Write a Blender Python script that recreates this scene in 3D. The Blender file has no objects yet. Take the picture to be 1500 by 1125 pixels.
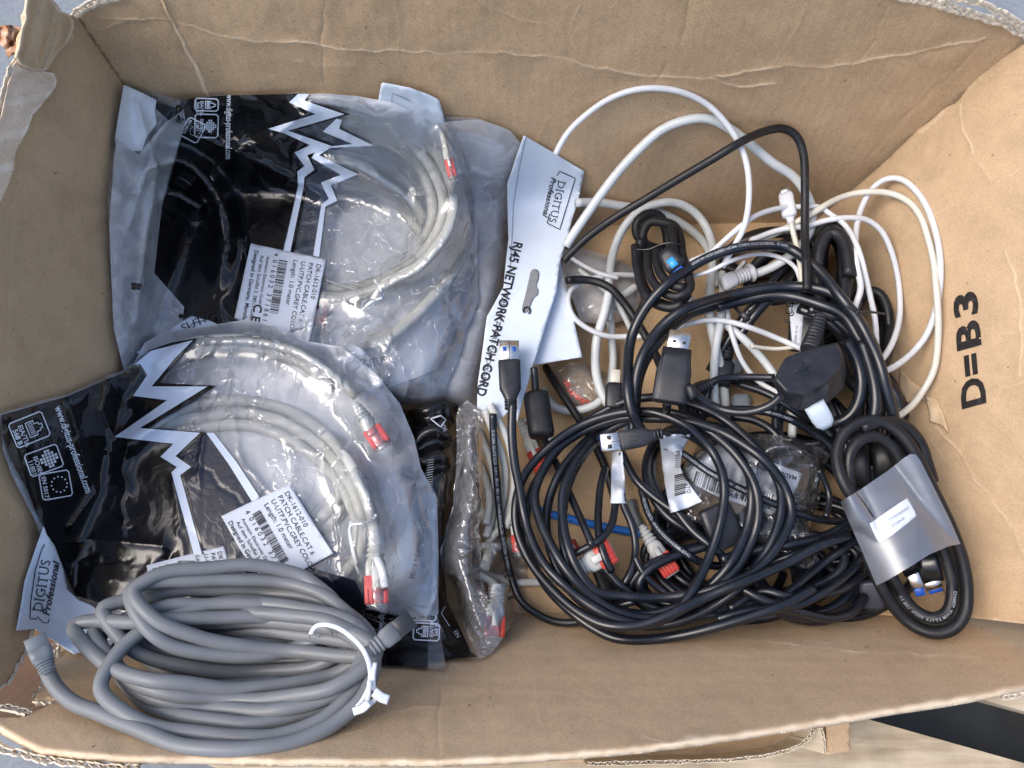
import bpy, math, random
import numpy as np
from mathutils import Vector, geometry, noise as mnoise
random.seed(7); np.random.seed(7)
SC = bpy.context.scene; COL = SC.collection
# ------------------------------------------------------------------ camera, sky, sun, exposure
F = 1130.0; PITCH = math.radians(20); CAMH = 0.60
cam = bpy.data.objects.new('camera', bpy.data.cameras.new('camera')); COL.objects.link(cam)
cam.location = (0, 0, CAMH); cam.rotation_euler = (PITCH, 0, 0)
cam.data.sensor_width = 36; cam.data.lens = F / 1500 * 36; cam.data.clip_start = 0.01; cam.data.clip_end = 200
SC.camera = cam
SUN_EL, SUN_AZ = math.radians(54), math.radians(-100)      # azimuth from +Y, negative = left
w = bpy.data.worlds.new('World'); SC.world = w; w.use_nodes = True
wn = w.node_tree.nodes; wl = w.node_tree.links; wn.clear()
sky = wn.new('ShaderNodeTexSky'); sky.sky_type = 'NISHITA'; sky.sun_disc = False
sky.sun_elevation = SUN_EL; sky.sun_rotation = SUN_AZ; sky.air_density = 1.0; sky.dust_density = 3.5; sky.ozone_density = 0.9
bg = wn.new('ShaderNodeBackground'); bg.inputs[1].default_value = 0.15
wo = wn.new('ShaderNodeOutputWorld'); wl.new(sky.outputs[0], bg.inputs[0]); wl.new(bg.outputs[0], wo.inputs[0])
sd = bpy.data.lights.new('sun', 'SUN'); sd.energy = 0.8; sd.angle = math.radians(36); sd.color = (1, .96, .91)
so = bpy.data.objects.new('sun', sd); COL.objects.link(so)
sdir = Vector((math.sin(SUN_AZ) * math.cos(SUN_EL), math.cos(SUN_AZ) * math.cos(SUN_EL), math.sin(SUN_EL)))
so.rotation_euler = sdir.to_track_quat('Z', 'Y').to_euler(); so.location = sdir * 3
SC.view_settings.view_transform = 'Standard'; SC.view_settings.look = 'None'
SC.view_settings.exposure = 0.90; SC.view_settings.gamma = 1
SC.cycles.transparent_max_bounces = 32; SC.cycles.max_bounces = 10; SC.cycles.caustics_reflective = False

# ------------------------------------------------------------------ pixel rays -> points of the place
cP, sP = math.cos(PITCH), math.sin(PITCH)
def ray(x, y):
    dx = (np.asarray(x, float) - 750) / F; dy = (562.5 - np.asarray(y, float)) / F
    return dx, cP * dy + sP, sP * dy - cP
def at(x, y, z):
    dx, dy, dz = ray(x, y); t = (z - CAMH) / dz
    return np.stack([dx * t, dy * t, np.full_like(dx * t, 0) + z], -1)
def mpp(x, y, z):            # metres per pixel there
    dx, dy, dz = ray(x, y); return float(((z - CAMH) / dz)) / F
def K(x0, y0, pts, s=3.75):  # coordinates read off an enlarged crop
    return [(x0 + p[0] / s, y0 + p[1] / s) + tuple(p[2:]) for p in pts]

# ------------------------------------------------------------------ the box planes
def plane3(a, b, c):
    n = np.cross(b - a, c - a); n /= np.linalg.norm(n); return n, float(n @ a)
FLf, FRf, NRf, NLf = (at(*q, 0.0) for q in ((330, 338), (1185, 325), (1394, 902), (178, 893)))
def hit(pl, x, y):
    n, d = pl; r = np.array(ray(x, y)); o = np.array([0, 0, CAMH]); return o + r * ((d - n @ o) / (n @ r))
e = (FRf - FLf) / np.linalg.norm(FRf - FLf); nb = np.array([-e[1], e[0], 0.0])
back = plane3(FLf, FRf, FLf + np.array([0, 0, .2]) + nb * .012)
BLt = hit(back, 112, 22); BRt = hit(back, 1497, 58)
left = plane3(NLf, FLf, BLt); right = plane3(FRf, NRf, BRt)
NRt = hit(right, 1600, 1000)
near = plane3(NLf, NRf, at(750, 1112, .165))
PL = {'back': back, 'left': left, 'right': right, 'near': near}
GX0, GY0, GS = -160, -160, 2
gx = np.arange(GX0, 1682, GS); gy = np.arange(GY0, 1302, GS)
GXX, GYY = np.meshgrid(gx, gy)
def plane_z(pl, X, Y):
    n, d = pl; dx, dy, dz = ray(X, Y); den = n[0] * dx + n[1] * dy + n[2] * dz
    return CAMH + dz * ((d - n[2] * CAMH) / den)
hm = np.zeros(GXX.shape)
inner = at(750, 620, 0.05)
for n_, d_ in PL.values():
    s_ = -np.sign(n_ @ inner - d_); dx, dy, dz = ray(GXX, GYY); den = s_ * (n_[0] * dx + n_[1] * dy + n_[2] * dz)
    z_ = plane_z((n_, d_), GXX, GYY); hm = np.maximum(hm, np.where(den > 1e-4, np.clip(z_, 0, .24), 0))
def samp(G, x, y):
    fx = np.clip((np.asarray(x, float) - GX0) / GS, 0, G.shape[1] - 1.001); fy = np.clip((np.asarray(y, float) - GY0) / GS, 0, G.shape[0] - 1.001)
    i = fx.astype(int); j = fy.astype(int); u = fx - i; v = fy - j
    return G[j, i] * (1 - u) * (1 - v) + G[j, i + 1] * u * (1 - v) + G[j + 1, i] * (1 - u) * v + G[j + 1, i + 1] * u * v
def blur(G, s):
    s = s / GS; k = int(3 * s) + 1; w_ = np.exp(-(np.arange(-k, k + 1) / s) ** 2 / 2); w_ /= w_.sum()
    A = np.pad(G, ((k, k), (0, 0)), 'edge'); G = sum(w_[i] * A[i:i + G.shape[0]] for i in range(2 * k + 1))
    A = np.pad(G, ((0, 0), (k, k)), 'edge'); return sum(w_[i] * A[:, i:i + G.shape[1]] for i in range(2 * k + 1))
def dilate(G, r):
    k = max(1, int(r / GS)); 
    A = np.pad(G, ((k, k), (0, 0)), 'edge'); G = np.max([A[i:i + G.shape[0]] for i in range(2 * k + 1)], 0)
    A = np.pad(G, ((0, 0), (k, k)), 'edge'); return np.max([A[:, i:i + G.shape[1]] for i in range(2 * k + 1)], 0)
def vn(X, Y, sc, seed):      # smooth value noise, -1..1
    rs = np.random.RandomState(seed); T = rs.rand(64, 64) * 2 - 1
    fx = np.asarray(X, float) / sc + 1000; fy = np.asarray(Y, float) / sc + 1000
    i = np.floor(fx).astype(int); j = np.floor(fy).astype(int); u = fx - i; v = fy - j
    u = u * u * (3 - 2 * u); v = v * v * (3 - 2 * v); i0, i1, j0, j1 = i % 64, (i + 1) % 64, j % 64, (j + 1) % 64
    return T[j0, i0] * (1 - u) * (1 - v) + T[j0, i1] * u * (1 - v) + T[j1, i0] * (1 - u) * v + T[j1, i1] * u * v
def pip(poly, X, Y):
    P = np.array(poly, float); ins = np.zeros(np.shape(X), bool); n = len(P)
    for a in range(n):
        x1, y1 = P[a][:2]; x2, y2 = P[a - 1][:2]
        if y1 == y2: continue
        ins ^= ((y1 > Y) != (y2 > Y)) & (X < (x2 - x1) * (Y - y1) / (y2 - y1) + x1)
    return ins
def polydist(path, X, Y):
    D = np.full(np.shape(X), 1e9); P = np.array(path, float)
    for a, b in zip(P[:-1], P[1:]):
        d = b - a; L = max(d @ d, 1e-9); t = np.clip(((X - a[0]) * d[0] + (Y - a[1]) * d[1]) / L, 0, 1)
        D = np.minimum(D, np.hypot(X - a[0] - t * d[0], Y - a[1] - t * d[1]))
    return D
def folds(poly, n, amp, seed, wid=9, length=(40, 160), ang=None, spread=1.5):
    """a crumple of n sharp pleats inside a polygon, as a height grid"""
    rs = np.random.RandomState(seed); P = np.array(poly)[:, :2]; lo, hi = P.min(0) - 10, P.max(0) + 10
    i0, i1 = int((lo[0] - GX0) / GS), int((hi[0] - GX0) / GS) + 1; j0, j1 = int((lo[1] - GY0) / GS), int((hi[1] - GY0) / GS) + 1
    i0, j0 = max(i0, 0), max(j0, 0)
    X = GXX[j0:j1, i0:i1]; Y = GYY[j0:j1, i0:i1]; out = np.zeros(GXX.shape); acc = np.zeros(X.shape)
    wx = X + 14 * vn(X, Y, 37, seed + 1) + 4 * vn(X, Y, 11, seed + 5); wy = Y + 14 * vn(X, Y, 37, seed + 2) + 4 * vn(X, Y, 11, seed + 6)
    for k in range(n):
        cx, cy = rs.uniform(lo, hi); a = (rs.uniform(0, math.pi) if ang is None else ang + rs.randn() * spread * .4)
        L = rs.uniform(*length) / 2; ca, sa = math.cos(a), math.sin(a)
        u = (wx - cx) * ca + (wy - cy) * sa; v = -(wx - cx) * sa + (wy - cy) * ca
        wd = wid * rs.uniform(.5, 1.8); s = rs.choice([1, 1, -1])
        prof = np.where(v > 0, np.exp(-np.abs(v) / wd), np.exp(-np.abs(v) / (wd * .35)))
        acc += s * rs.uniform(.3, 1) * prof * np.clip(1.2 - (np.abs(u) / L) ** 2 * 1.2, 0, 1)
    out[j0:j1, i0:i1] = acc * amp; return out

# ------------------------------------------------------------------ objects
def props(o, label=None, cat=None, group=None, kind=None):
    for k, v in (('label', label), ('category', cat), ('group', group), ('kind', kind)):
        if v: o[k] = v
    return o
def thing(name, label, cat, px, z=0.0, group=None):
    o = bpy.data.objects.new(name, None); COL.objects.link(o); o.empty_display_size = .02
    o.location = Vector(at(px[0], px[1], z).tolist()); return props(o, label, cat, group)
def wloc(p):
    L = Vector((0, 0, 0))
    while p: L = L + p.location; p = p.parent
    return L
def mk(name, V, Fc, mat, parent=None, smooth=True, attr=None, solid=0, mats=None, midx=None):
    V = np.asarray(V, float)
    if parent is None: base = np.array([V[:, 0].mean(), V[:, 1].mean(), V[:, 2].min()])
    else: base = np.array(wloc(parent))
    loc = Vector((0, 0, 0)) if parent else Vector(base.tolist())
    me = bpy.data.meshes.new(name); me.from_pydata((V - base).tolist(), [], Fc)
    for m in (mats or [mat]): me.materials.append(m)
    if midx is not None: me.polygons.foreach_set('material_index', midx)
    me.polygons.foreach_set('use_smooth', [smooth] * len(me.polygons))
    if attr is not None:
        for k, a in attr.items():
            at_ = me.attributes.new(k, 'FLOAT', 'POINT'); at_.data.foreach_set('value', np.asarray(a, float))
    me.update(); o = bpy.data.objects.new(name, me); COL.objects.link(o); o.location = loc
    if parent: o.parent = parent
    if solid:
        s = o.modifiers.new('thickness', 'SOLIDIFY'); s.thickness = solid; s.offset = -1
    return o
def densify(poly, step, closed=True):
    P = [np.array(p[:2], float) for p in poly]; out = []; n = len(P)
    for a in range(n if closed else n - 1):
        p, q = P[a], P[(a + 1) % n]; m = max(1, int(round(np.linalg.norm(q - p) / step)))
        out += [p + (q - p) * k / m for k in range(m)]
    if not closed: out.append(P[-1])
    return np.array(out)
def rag(poly, amp, step, seed, closed=True):   # roughen an outline
    D = densify(poly, step, closed); n = vn(D[:, 0], D[:, 1], step * 2.3, seed), vn(D[:, 0], D[:, 1], step * 2.3, seed + 9)
    m = vn(D[:, 0], D[:, 1], step * 9, seed + 3), vn(D[:, 0], D[:, 1], step * 9, seed + 4)
    D = D + amp * np.stack(n, 1) + amp * .8 * np.stack(m, 1)
    return [tuple(p) for p in D]
def smooth_poly(poly, it=2):
    P = np.array([p[:2] for p in poly], float)
    for _ in range(it):
        Q = np.roll(P, -1, 0); P = np.stack([P * .75 + Q * .25, P * .25 + Q * .75], 1).reshape(-1, 2)
    return [tuple(p) for p in P]
def tri(poly, step, extra=None):
    B = densify(poly, step); area = 0.5 * np.sum(B[:, 0] * np.roll(B[:, 1], -1) - np.roll(B[:, 0], -1) * B[:, 1])
    if area < 0: B = B[::-1]
    lo, hi = B.min(0), B.max(0)
    gx_, gy_ = np.meshgrid(np.arange(lo[0] + step / 2, hi[0], step), np.arange(lo[1] + step / 2, hi[1], step * .87))
    gx_ = gx_ + (np.arange(gx_.shape[0])[:, None] % 2) * step / 2
    X = gx_.ravel() + np.random.uniform(-.15, .15, gx_.size) * step; Y = gy_.ravel() + np.random.uniform(-.15, .15, gx_.size) * step
    m = pip(B, X, Y); X, Y = X[m], Y[m]
    if len(X) and len(B) * len(X) < 3e7:
        dm = np.min(np.hypot(X[:, None] - B[None, :, 0], Y[:, None] - B[None, :, 1]), 1) > step * .45; X, Y = X[dm], Y[dm]
    if extra is not None and len(extra):
        E_ = extra[pip(B, extra[:, 0], extra[:, 1])]
        if len(E_): X = np.concatenate([X, E_[:, 0]]); Y = np.concatenate([Y, E_[:, 1]])
    pts = [Vector(p) for p in B.tolist()] + [Vector(p) for p in zip(X.tolist(), Y.tolist())]
    r = geometry.delaunay_2d_cdt(pts, [], [list(range(len(B)))], 1, 1e-5)
    V = np.array([tuple(v) for v in r[0]]); Fc = [tuple(f) for f in r[2]]
    # faces turned to the camera: image y runs down, so the order is reversed
    out = []
    for f in Fc:
        a, b, c = V[f[0]], V[f[1]], V[f[2]]
        s = (b[0] - a[0]) * (c[1] - a[1]) - (b[1] - a[1]) * (c[0] - a[0]); out.append(f if s < 0 else f[::-1])
    return V, out
def sheet(name, poly, zf, mat, parent=None, step=5, off=0.0, solid=0, attr=None, smooth=True, extra=None):
    V, Fc = tri(poly, step, extra); z = zf(V[:, 0], V[:, 1]) + off
    A = {k: f(V[:, 0], V[:, 1]) for k, f in attr.items()} if attr else None
    return mk(name, at(V[:, 0], V[:, 1], z), Fc, mat, parent, smooth, A, solid)
def gf(G): return lambda x, y: samp(G, x, y)
def stamp_sheet(poly, G, off=0.0004):
    m = pip(poly, GXX, GYY); hm[m] = np.maximum(hm[m], G[m] + off)
def drape(poly, sig=8, lift=.001, n=0, amp=.002, seed=1, wid=9, minz=0, dil=4, **kw):
    """height grid of a skin lying over everything below it"""
    B = np.maximum(dilate(hm, dil), minz); G = blur(B, sig); G = np.maximum(G, hm)
    if sig > 4: G = blur(G, 3); G = np.maximum(G, hm)
    C = folds(poly, n, amp, seed, wid, **kw) if n else 0
    return G + lift + np.maximum(C, -lift * .8) 

# ------------------------------------------------------------------ tubes
def crom(P, step):
    P = np.array(P, float); P = np.vstack([2 * P[0] - P[1], P, 2 * P[-1] - P[-2]]); out = []
    for i in range(1, len(P) - 2):
        p0, p1, p2, p3 = P[i - 1:i + 3]; n = max(2, int(np.linalg.norm((p2 - p1)[:2]) / step))
        t0 = 0; al = .5
        t1 = t0 + max(np.linalg.norm((p1 - p0)[:2]), 1e-3) ** al; t2 = t1 + max(np.linalg.norm((p2 - p1)[:2]), 1e-3) ** al; t3 = t2 + max(np.linalg.norm((p3 - p2)[:2]), 1e-3) ** al
        for k in range(n):
            t = t1 + (t2 - t1) * k / n
            A1 = (t1 - t) / (t1 - t0) * p0 + (t - t0) / (t1 - t0) * p1; A2 = (t2 - t) / (t2 - t1) * p1 + (t - t1) / (t2 - t1) * p2
            A3 = (t3 - t) / (t3 - t2) * p2 + (t - t2) / (t3 - t2) * p3
            B1 = (t2 - t) / (t2 - t0) * A1 + (t - t0) / (t2 - t0) * A2; B2 = (t3 - t) / (t3 - t1) * A2 + (t - t1) / (t3 - t1) * A3
            out.append((t2 - t) / (t2 - t1) * B1 + (t - t1) / (t2 - t1) * B2)
    out.append(P[-2]); return np.array(out)
def smooth1(a, s):
    k = int(3 * s) + 1; k = min(k, len(a) - 1)
    w_ = np.exp(-(np.arange(-k, k + 1) / s) ** 2 / 2); w_ /= w_.sum()
    return np.convolve(np.concatenate([2 * a[0] - a[k:0:-1], a, 2 * a[-1] - a[-2:-k - 2:-1]]), w_, 'valid')
def frames(C):
    T = np.gradient(C, axis=0); T /= np.linalg.norm(T, axis=1)[:, None] + 1e-12
    toC = np.array([0, 0, CAMH]) - C; toC /= np.linalg.norm(toC, axis=1)[:, None]
    U = toC - T * np.sum(toC * T, 1)[:, None]; U /= np.linalg.norm(U, axis=1)[:, None] + 1e-12
    S = np.cross(T, U); return T, U, S
def tube(C, R, sides=12, cap=True, flat=1.0):
    C = np.asarray(C, float); R = np.broadcast_to(np.asarray(R, float), (len(C),)); T, U, S = frames(C)
    for i in range(1, len(C)):            # keep the frame from flipping
        if U[i] @ U[i - 1] < 0: U[i] *= -1; S[i] *= -1
    a = np.arange(sides) * 2 * math.pi / sides
    V = (C[:, None, :] + R[:, None, None] * (np.cos(a)[None, :, None] * U[:, None, :] * flat + np.sin(a)[None, :, None] * S[:, None, :])).reshape(-1, 3)
    Fc = []
    for i in range(len(C) - 1):
        for j in range(sides):
            k = (j + 1) % sides; Fc.append((i * sides + j, i * sides + k, (i + 1) * sides + k, (i + 1) * sides + j))
    if cap:
        n = (len(C) - 1) * sides; Fc.append(tuple(range(sides - 1, -1, -1))); Fc.append(tuple(range(n, n + sides)))
    return V, Fc
class MB:
    def __init__(s): s.V = []; s.F = []; s.n = 0
    def add(s, V, Fc):
        V = np.asarray(V, float); s.V.append(V); s.F += [tuple(i + s.n for i in f) for f in Fc]; s.n += len(V); return s
    def build(s, name, mat, parent=None, smooth=True, solid=0): return mk(name, np.vstack(s.V), s.F, mat, parent, smooth, solid=solid)
def stamp_tube(xy, z, r, rpx):
    k = int(rpx / GS) + 1; o = np.arange(-k, k + 1); ox, oy = np.meshgrid(o, o)
    for (x, y), zz in zip(xy, z):
        i = int(round((x - GX0) / GS)); j = int(round((y - GY0) / GS))
        if i - k < 0 or j - k < 0 or i + k >= hm.shape[1] or j + k >= hm.shape[0]: continue
        d = np.hypot(ox, oy) * GS / rpx; W = np.where(d < 1, zz + r * np.sqrt(np.clip(1 - d * d, 0, 1)), -1)
        s = hm[j - k:j + k + 1, i - k:i + k + 1]; np.maximum(s, W, out=s)
def lay(pts, wpx, lift=0, cap=.15, slope=.5, stamp=True, self_ov=True, sm=6, free=False, nest=.85, jit=0.0, seed=0):
    """let a cable drawn through pts (x, y[, least height]) settle on what lies below; returns centre line, radius"""
    P = [(p[0], p[1], p[2] if len(p) > 2 else 0) for p in pts]; D = crom(P, 2.6)
    if jit:
        D[:, 0] += jit * vn(np.arange(len(D)), 0 * D[:, 0], 22, seed + 31); D[:, 1] += jit * vn(np.arange(len(D)), 0 * D[:, 0], 22, seed + 57)
    xy = D[:, :2]; z0 = float(np.mean(samp(hm, xy[:, 0], xy[:, 1]))); r = wpx / 2 * mpp(float(xy[:, 0].mean()), float(xy[:, 1].mean()), min(z0 + .01, cap)); rpx = wpx / 2
    if free:
        z = D[:, 2] + lift
    else:
        k = max(1, int(rpx * .75 / GS)); o = np.arange(-k, k + 1); ox, oy = np.meshgrid(o, o); inside = np.hypot(ox, oy) <= k + .3
        delay = int(wpx * 2.2 / 2.6) + 2; loc = hm.copy() if self_ov else hm; zr = np.zeros(len(D))
        for i, (x, y) in enumerate(xy):
            a = int(round((x - GX0) / GS)); b = int(round((y - GY0) / GS)); a = min(max(a, k), hm.shape[1] - k - 1); b = min(max(b, k), hm.shape[0] - k - 1)
            zr[i] = min(max(loc[b - k:b + k + 1, a - k:a + k + 1][inside].max() + r * nest, D[i, 2]), max(cap, samp(HM0, x, y) + r)) + lift
            if self_ov and i >= delay:
                q = i - delay; x2, y2 = xy[q]; a = int(round((x2 - GX0) / GS)); b = int(round((y2 - GY0) / GS)); a = min(max(a, k), hm.shape[1] - k - 1); b = min(max(b, k), hm.shape[0] - k - 1)
                s = loc[b - k:b + k + 1, a - k:a + k + 1]; s[inside] = np.maximum(s[inside], zr[q] + r * .8)
        ds = 2.6 * r / rpx; z = zr.copy()
        for i in range(1, len(z)): z[i] = max(z[i], z[i - 1] - slope * ds)
        for i in range(len(z) - 2, -1, -1): z[i] = max(z[i], z[i + 1] - slope * ds)
        if len(z) > 8: z = smooth1(z, sm); z = np.maximum(z, zr - .25 * r); z = smooth1(z, 3)
    if stamp: stamp_tube(xy[::2], z[::2], r, rpx)
    r = float(wpx / 2 * mpp(float(xy[:, 0].mean()), float(xy[:, 1].mean()), float(z.mean())))
    C = at(xy[:, 0], xy[:, 1], z); return C, r
HM0 = hm.copy()
def resample(C, d):
    s = np.concatenate([[0], np.cumsum(np.linalg.norm(np.diff(C, axis=0), axis=1))]); n = max(3, int(s[-1] / d)); q = np.linspace(0, s[-1], n)
    return np.stack([np.interp(q, s, C[:, k]) for k in range(3)], 1)
def cable(name, pts, wpx, mat, parent=None, label=None, cat='cable', group=None, sides=12, flat=1.0, extra=None, **kw):
    C, r = lay(pts, wpx, **kw); Cr = resample(C, r * .9); Cr = np.stack([smooth1(Cr[:, k], 1.2) for k in range(3)], 1)
    V, Fc = tube(Cr, r, sides, flat=flat)
    o = mk(name, V, Fc, mat, parent)
    if label: props(o, label, cat, group)
    return o, Cr, r
def textmesh(s, bold=0.0, shear=0.0, space=1.0):
    cu = bpy.data.curves.new('t', 'FONT'); cu.body = s; cu.offset = bold; cu.shear = shear; cu.space_character = space; cu.resolution_u = 3
    ob = bpy.data.objects.new('t', cu); me = bpy.data.meshes.new_from_object(ob)
    V = np.zeros(len(me.vertices) * 3); me.vertices.foreach_get('co', V); V = V.reshape(-1, 3)[:, :2]; Fc = [tuple(p.vertices) for p in me.polygons]
    bpy.data.objects.remove(ob); bpy.data.curves.remove(cu); bpy.data.meshes.remove(me); return V, Fc
def txt(mb, s, x, y, ang, size, zf, off=.0004, bold=0.0, shear=0.0, space=1.0, sx=1.0, fit=None):
    """print s on a surface; ang in degrees clockwise from the picture's right, size = em in pixels"""
    V, Fc = textmesh(s, bold, shear, space)
    if len(V) == 0: return
    if fit: sx = fit / (V[:, 0].max() * size)
    a = math.radians(ang); X = V[:, 0] * size * sx; Y = V[:, 1] * size
    px = x + X * math.cos(a) + Y * math.sin(a); py = y + X * math.sin(a) - Y * math.cos(a)
    mb.add(at(px, py, zf(px, py) + off), Fc)
def stroke(mb, path, wpx, zf, off=.0004, closed=False):
    """a flat printed line"""
    P = densify(path, 4, closed); n = len(P)
    T = (np.roll(P, -1, 0) - np.roll(P, 1, 0)) if closed else np.gradient(P, axis=0)
    T /= np.linalg.norm(T, axis=1)[:, None] + 1e-9; N = np.stack([-T[:, 1], T[:, 0]], 1) * wpx / 2
    A, B = P + N, P - N; Q = np.vstack([A, B]); V = at(Q[:, 0], Q[:, 1], zf(Q[:, 0], Q[:, 1]) + off)
    Fc = [(i, (i + 1) % n, n + (i + 1) % n, n + i) for i in range(n if closed else n - 1)]; mb.add(V, Fc)
def quadp(mb, poly, zf, off=.0004):
    P = np.array(poly, float); mb.add(at(P[:, 0], P[:, 1], zf(P[:, 0], P[:, 1]) + off), [tuple(range(len(P)))])
def cable_text(name, C, r, s, s0, size, mat, parent, bold=.02, flip=False, ang0=0.0):
    """lettering wrapped on a cable; s0 = distance along it in metres, size = em in metres"""
    V, Fc = textmesh(s, bold); L = np.concatenate([[0], np.cumsum(np.linalg.norm(np.diff(C, axis=0), axis=1))])
    q = s0 + (-1 if flip else 1) * V[:, 0] * size; keep = (q > 0) & (q < L[-1]); q = np.clip(q, 0, L[-1])
    T, U, S = frames(C); I = lambda A: np.stack([np.interp(q, L, A[:, k]) for k in range(3)], 1)
    Cc, Uu, Ss = I(C), I(U), I(S); y = (V[:, 1] - .35) * size / r * (-1 if not flip else 1) * 1.0 + ang0
    P = Cc + 1.035 * r * (np.cos(y)[:, None] * Uu - np.sin(y)[:, None] * Ss * 1.0)
    Fc = [f for f in Fc if all(keep[i] for i in f)]
    if Fc: return mk(name, P, Fc, mat, parent)
# ------------------------------------------------------------------ lofted hard parts in a local frame
class Fr:
    """frame along p0 -> p1 (pixels and heights); lengths below are in pixels at that depth"""
    def __init__(s, p0, p1, z0, z1=None, roll=0.0):
        z1 = z0 if z1 is None else z1; A = at(p0[0], p0[1], z0); B = at(p1[0], p1[1], z1); s.o = A
        s.u = 1.0 / 1.0; s.m = mpp((p0[0] + p1[0]) / 2, (p0[1] + p1[1]) / 2, (z0 + z1) / 2)
        s.X = (B - A) / np.linalg.norm(B - A); up = np.array([0, 0, CAMH]) - A; up /= np.linalg.norm(up)
        up = up - s.X * (up @ s.X); up /= np.linalg.norm(up); Y = np.cross(up, s.X)
        c, q = math.cos(roll), math.sin(roll); s.Z = up * c + Y * q; s.Y = Y * c - up * q; s.L = np.linalg.norm(B - A) / s.m
    def p(s, x, y, z): return s.o + s.m * (np.outer(np.atleast_1d(x), s.X) + np.outer(np.atleast_1d(y), s.Y) + np.outer(np.atleast_1d(z), s.Z))
def loft(fr, secs, n=20, caps=True):
    """secs: (x, half width, half height, squareness 2=round .. 8=square[, y, z centre])"""
    V = []; a = (np.arange(n) + .5) * 2 * math.pi / n
    for q in secs:
        x, w_, h_, e_ = q[:4]; cy = q[4] if len(q) > 4 else 0; cz = q[5] if len(q) > 5 else 0
        c, s = np.cos(a), np.sin(a); rr = (np.abs(c) ** e_ + np.abs(s) ** e_) ** (-1 / e_)
        V.append(fr.p(np.full(n, x), cy + w_ * c * rr, cz + h_ * s * rr))
    Fc = [(i * n + j, i * n + (j + 1) % n, (i + 1) * n + (j + 1) % n, (i + 1) * n + j) for i in range(len(secs) - 1) for j in range(n)]
    if caps: m = (len(secs) - 1) * n; Fc += [tuple(range(n - 1, -1, -1)), tuple(range(m, m + n))]
    return np.vstack(V), Fc
def fbox(fr, x0, x1, y0, y1, z0, z1, b=.6):
    cy, cz = (y0 + y1) / 2, (z0 + z1) / 2; w_, h_ = (y1 - y0) / 2, (z1 - z0) / 2; b = min(b, w_ * .4, h_ * .4, (x1 - x0) * .3)
    V = []; 
    for x, i in ((x0, b), (x0 + b, 0), (x1 - b, 0), (x1, b)):
        ww, hh = w_ - i, h_ - i; c = b
        V.append(fr.p([x] * 8, [cy - ww + c, cy + ww - c, cy + ww, cy + ww, cy + ww - c, cy - ww + c, cy - ww, cy - ww], [cz - hh, cz - hh, cz - hh + c, cz + hh - c, cz + hh, cz + hh, cz + hh - c, cz - hh + c]))
    Fc = [(i * 8 + j, i * 8 + (j + 1) % 8, (i + 1) * 8 + (j + 1) % 8, (i + 1) * 8 + j) for i in range(3) for j in range(8)] + [tuple(range(7, -1, -1)), tuple(range(24, 32))]
    return np.vstack(V), Fc
def hz(x, y, r=8): return float(np.max([samp(hm, x + dx, y + dy) for dx in (-r, 0, r) for dy in (-r, 0, r)]))
def stamp_poly(poly, z):
    m = pip(poly, GXX, GYY); hm[m] = np.maximum(hm[m], z)

# ------------------------------------------------------------------ materials
def nm(name):
    m = bpy.data.materials.new(name); m.use_nodes = True; n = m.node_tree.nodes; l = m.node_tree.links
    return m, n, l, n['Principled BSDF']
def tex(n, l, kind, scale, detail=3, rough=.55, vec=None, **kw):
    t = n.new('ShaderNodeTex' + kind); t.inputs['Scale'].default_value = scale
    if kind == 'Noise': t.inputs['Detail'].default_value = detail; t.inputs['Roughness'].default_value = rough
    if vec is not None: l.new(vec, t.inputs['Vector'])
    return t
def ramp(n, l, src, stops):
    r = n.new('ShaderNodeValToRGB'); l.new(src, r.inputs[0]); e_ = r.color_ramp.elements
    while len(e_) < len(stops): e_.new(.5)
    for i, (p, c) in enumerate(stops): e_[i].position = p; e_[i].color = (*c, 1) if len(c) == 3 else c
    return r
def bump(n, l, src, bsdf, strength, dist, prev=None):
    b = n.new('ShaderNodeBump'); b.inputs['Strength'].default_value = strength; b.inputs['Distance'].default_value = dist
    l.new(src, b.inputs['Height'])
    if prev: l.new(prev.outputs[0], b.inputs['Normal'])
    l.new(b.outputs[0], bsdf.inputs['Normal']); return b
def ocoord(n, l, scale=(1, 1, 1), rot=(0, 0, 0)):
    c = n.new('ShaderNodeTexCoord'); m = n.new('ShaderNodeMapping'); m.inputs['Scale'].default_value = scale; m.inputs['Rotation'].default_value = rot
    l.new(c.outputs['Object'], m.inputs['Vector']); return m.outputs[0]
def mixc(n, l, fac, a, b, mode='MIX'):
    m = n.new('ShaderNodeMix'); m.data_type = 'RGBA'; m.blend_type = mode
    if hasattr(fac, 'links') or hasattr(fac, 'is_linked'): l.new(fac, m.inputs[0])
    else: m.inputs[0].default_value = fac
    for i, v in ((6, a), (7, b)):
        if isinstance(v, tuple): m.inputs[i].default_value = (*v, 1)
        else: l.new(v, m.inputs[i])
    return m.outputs[2]
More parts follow.
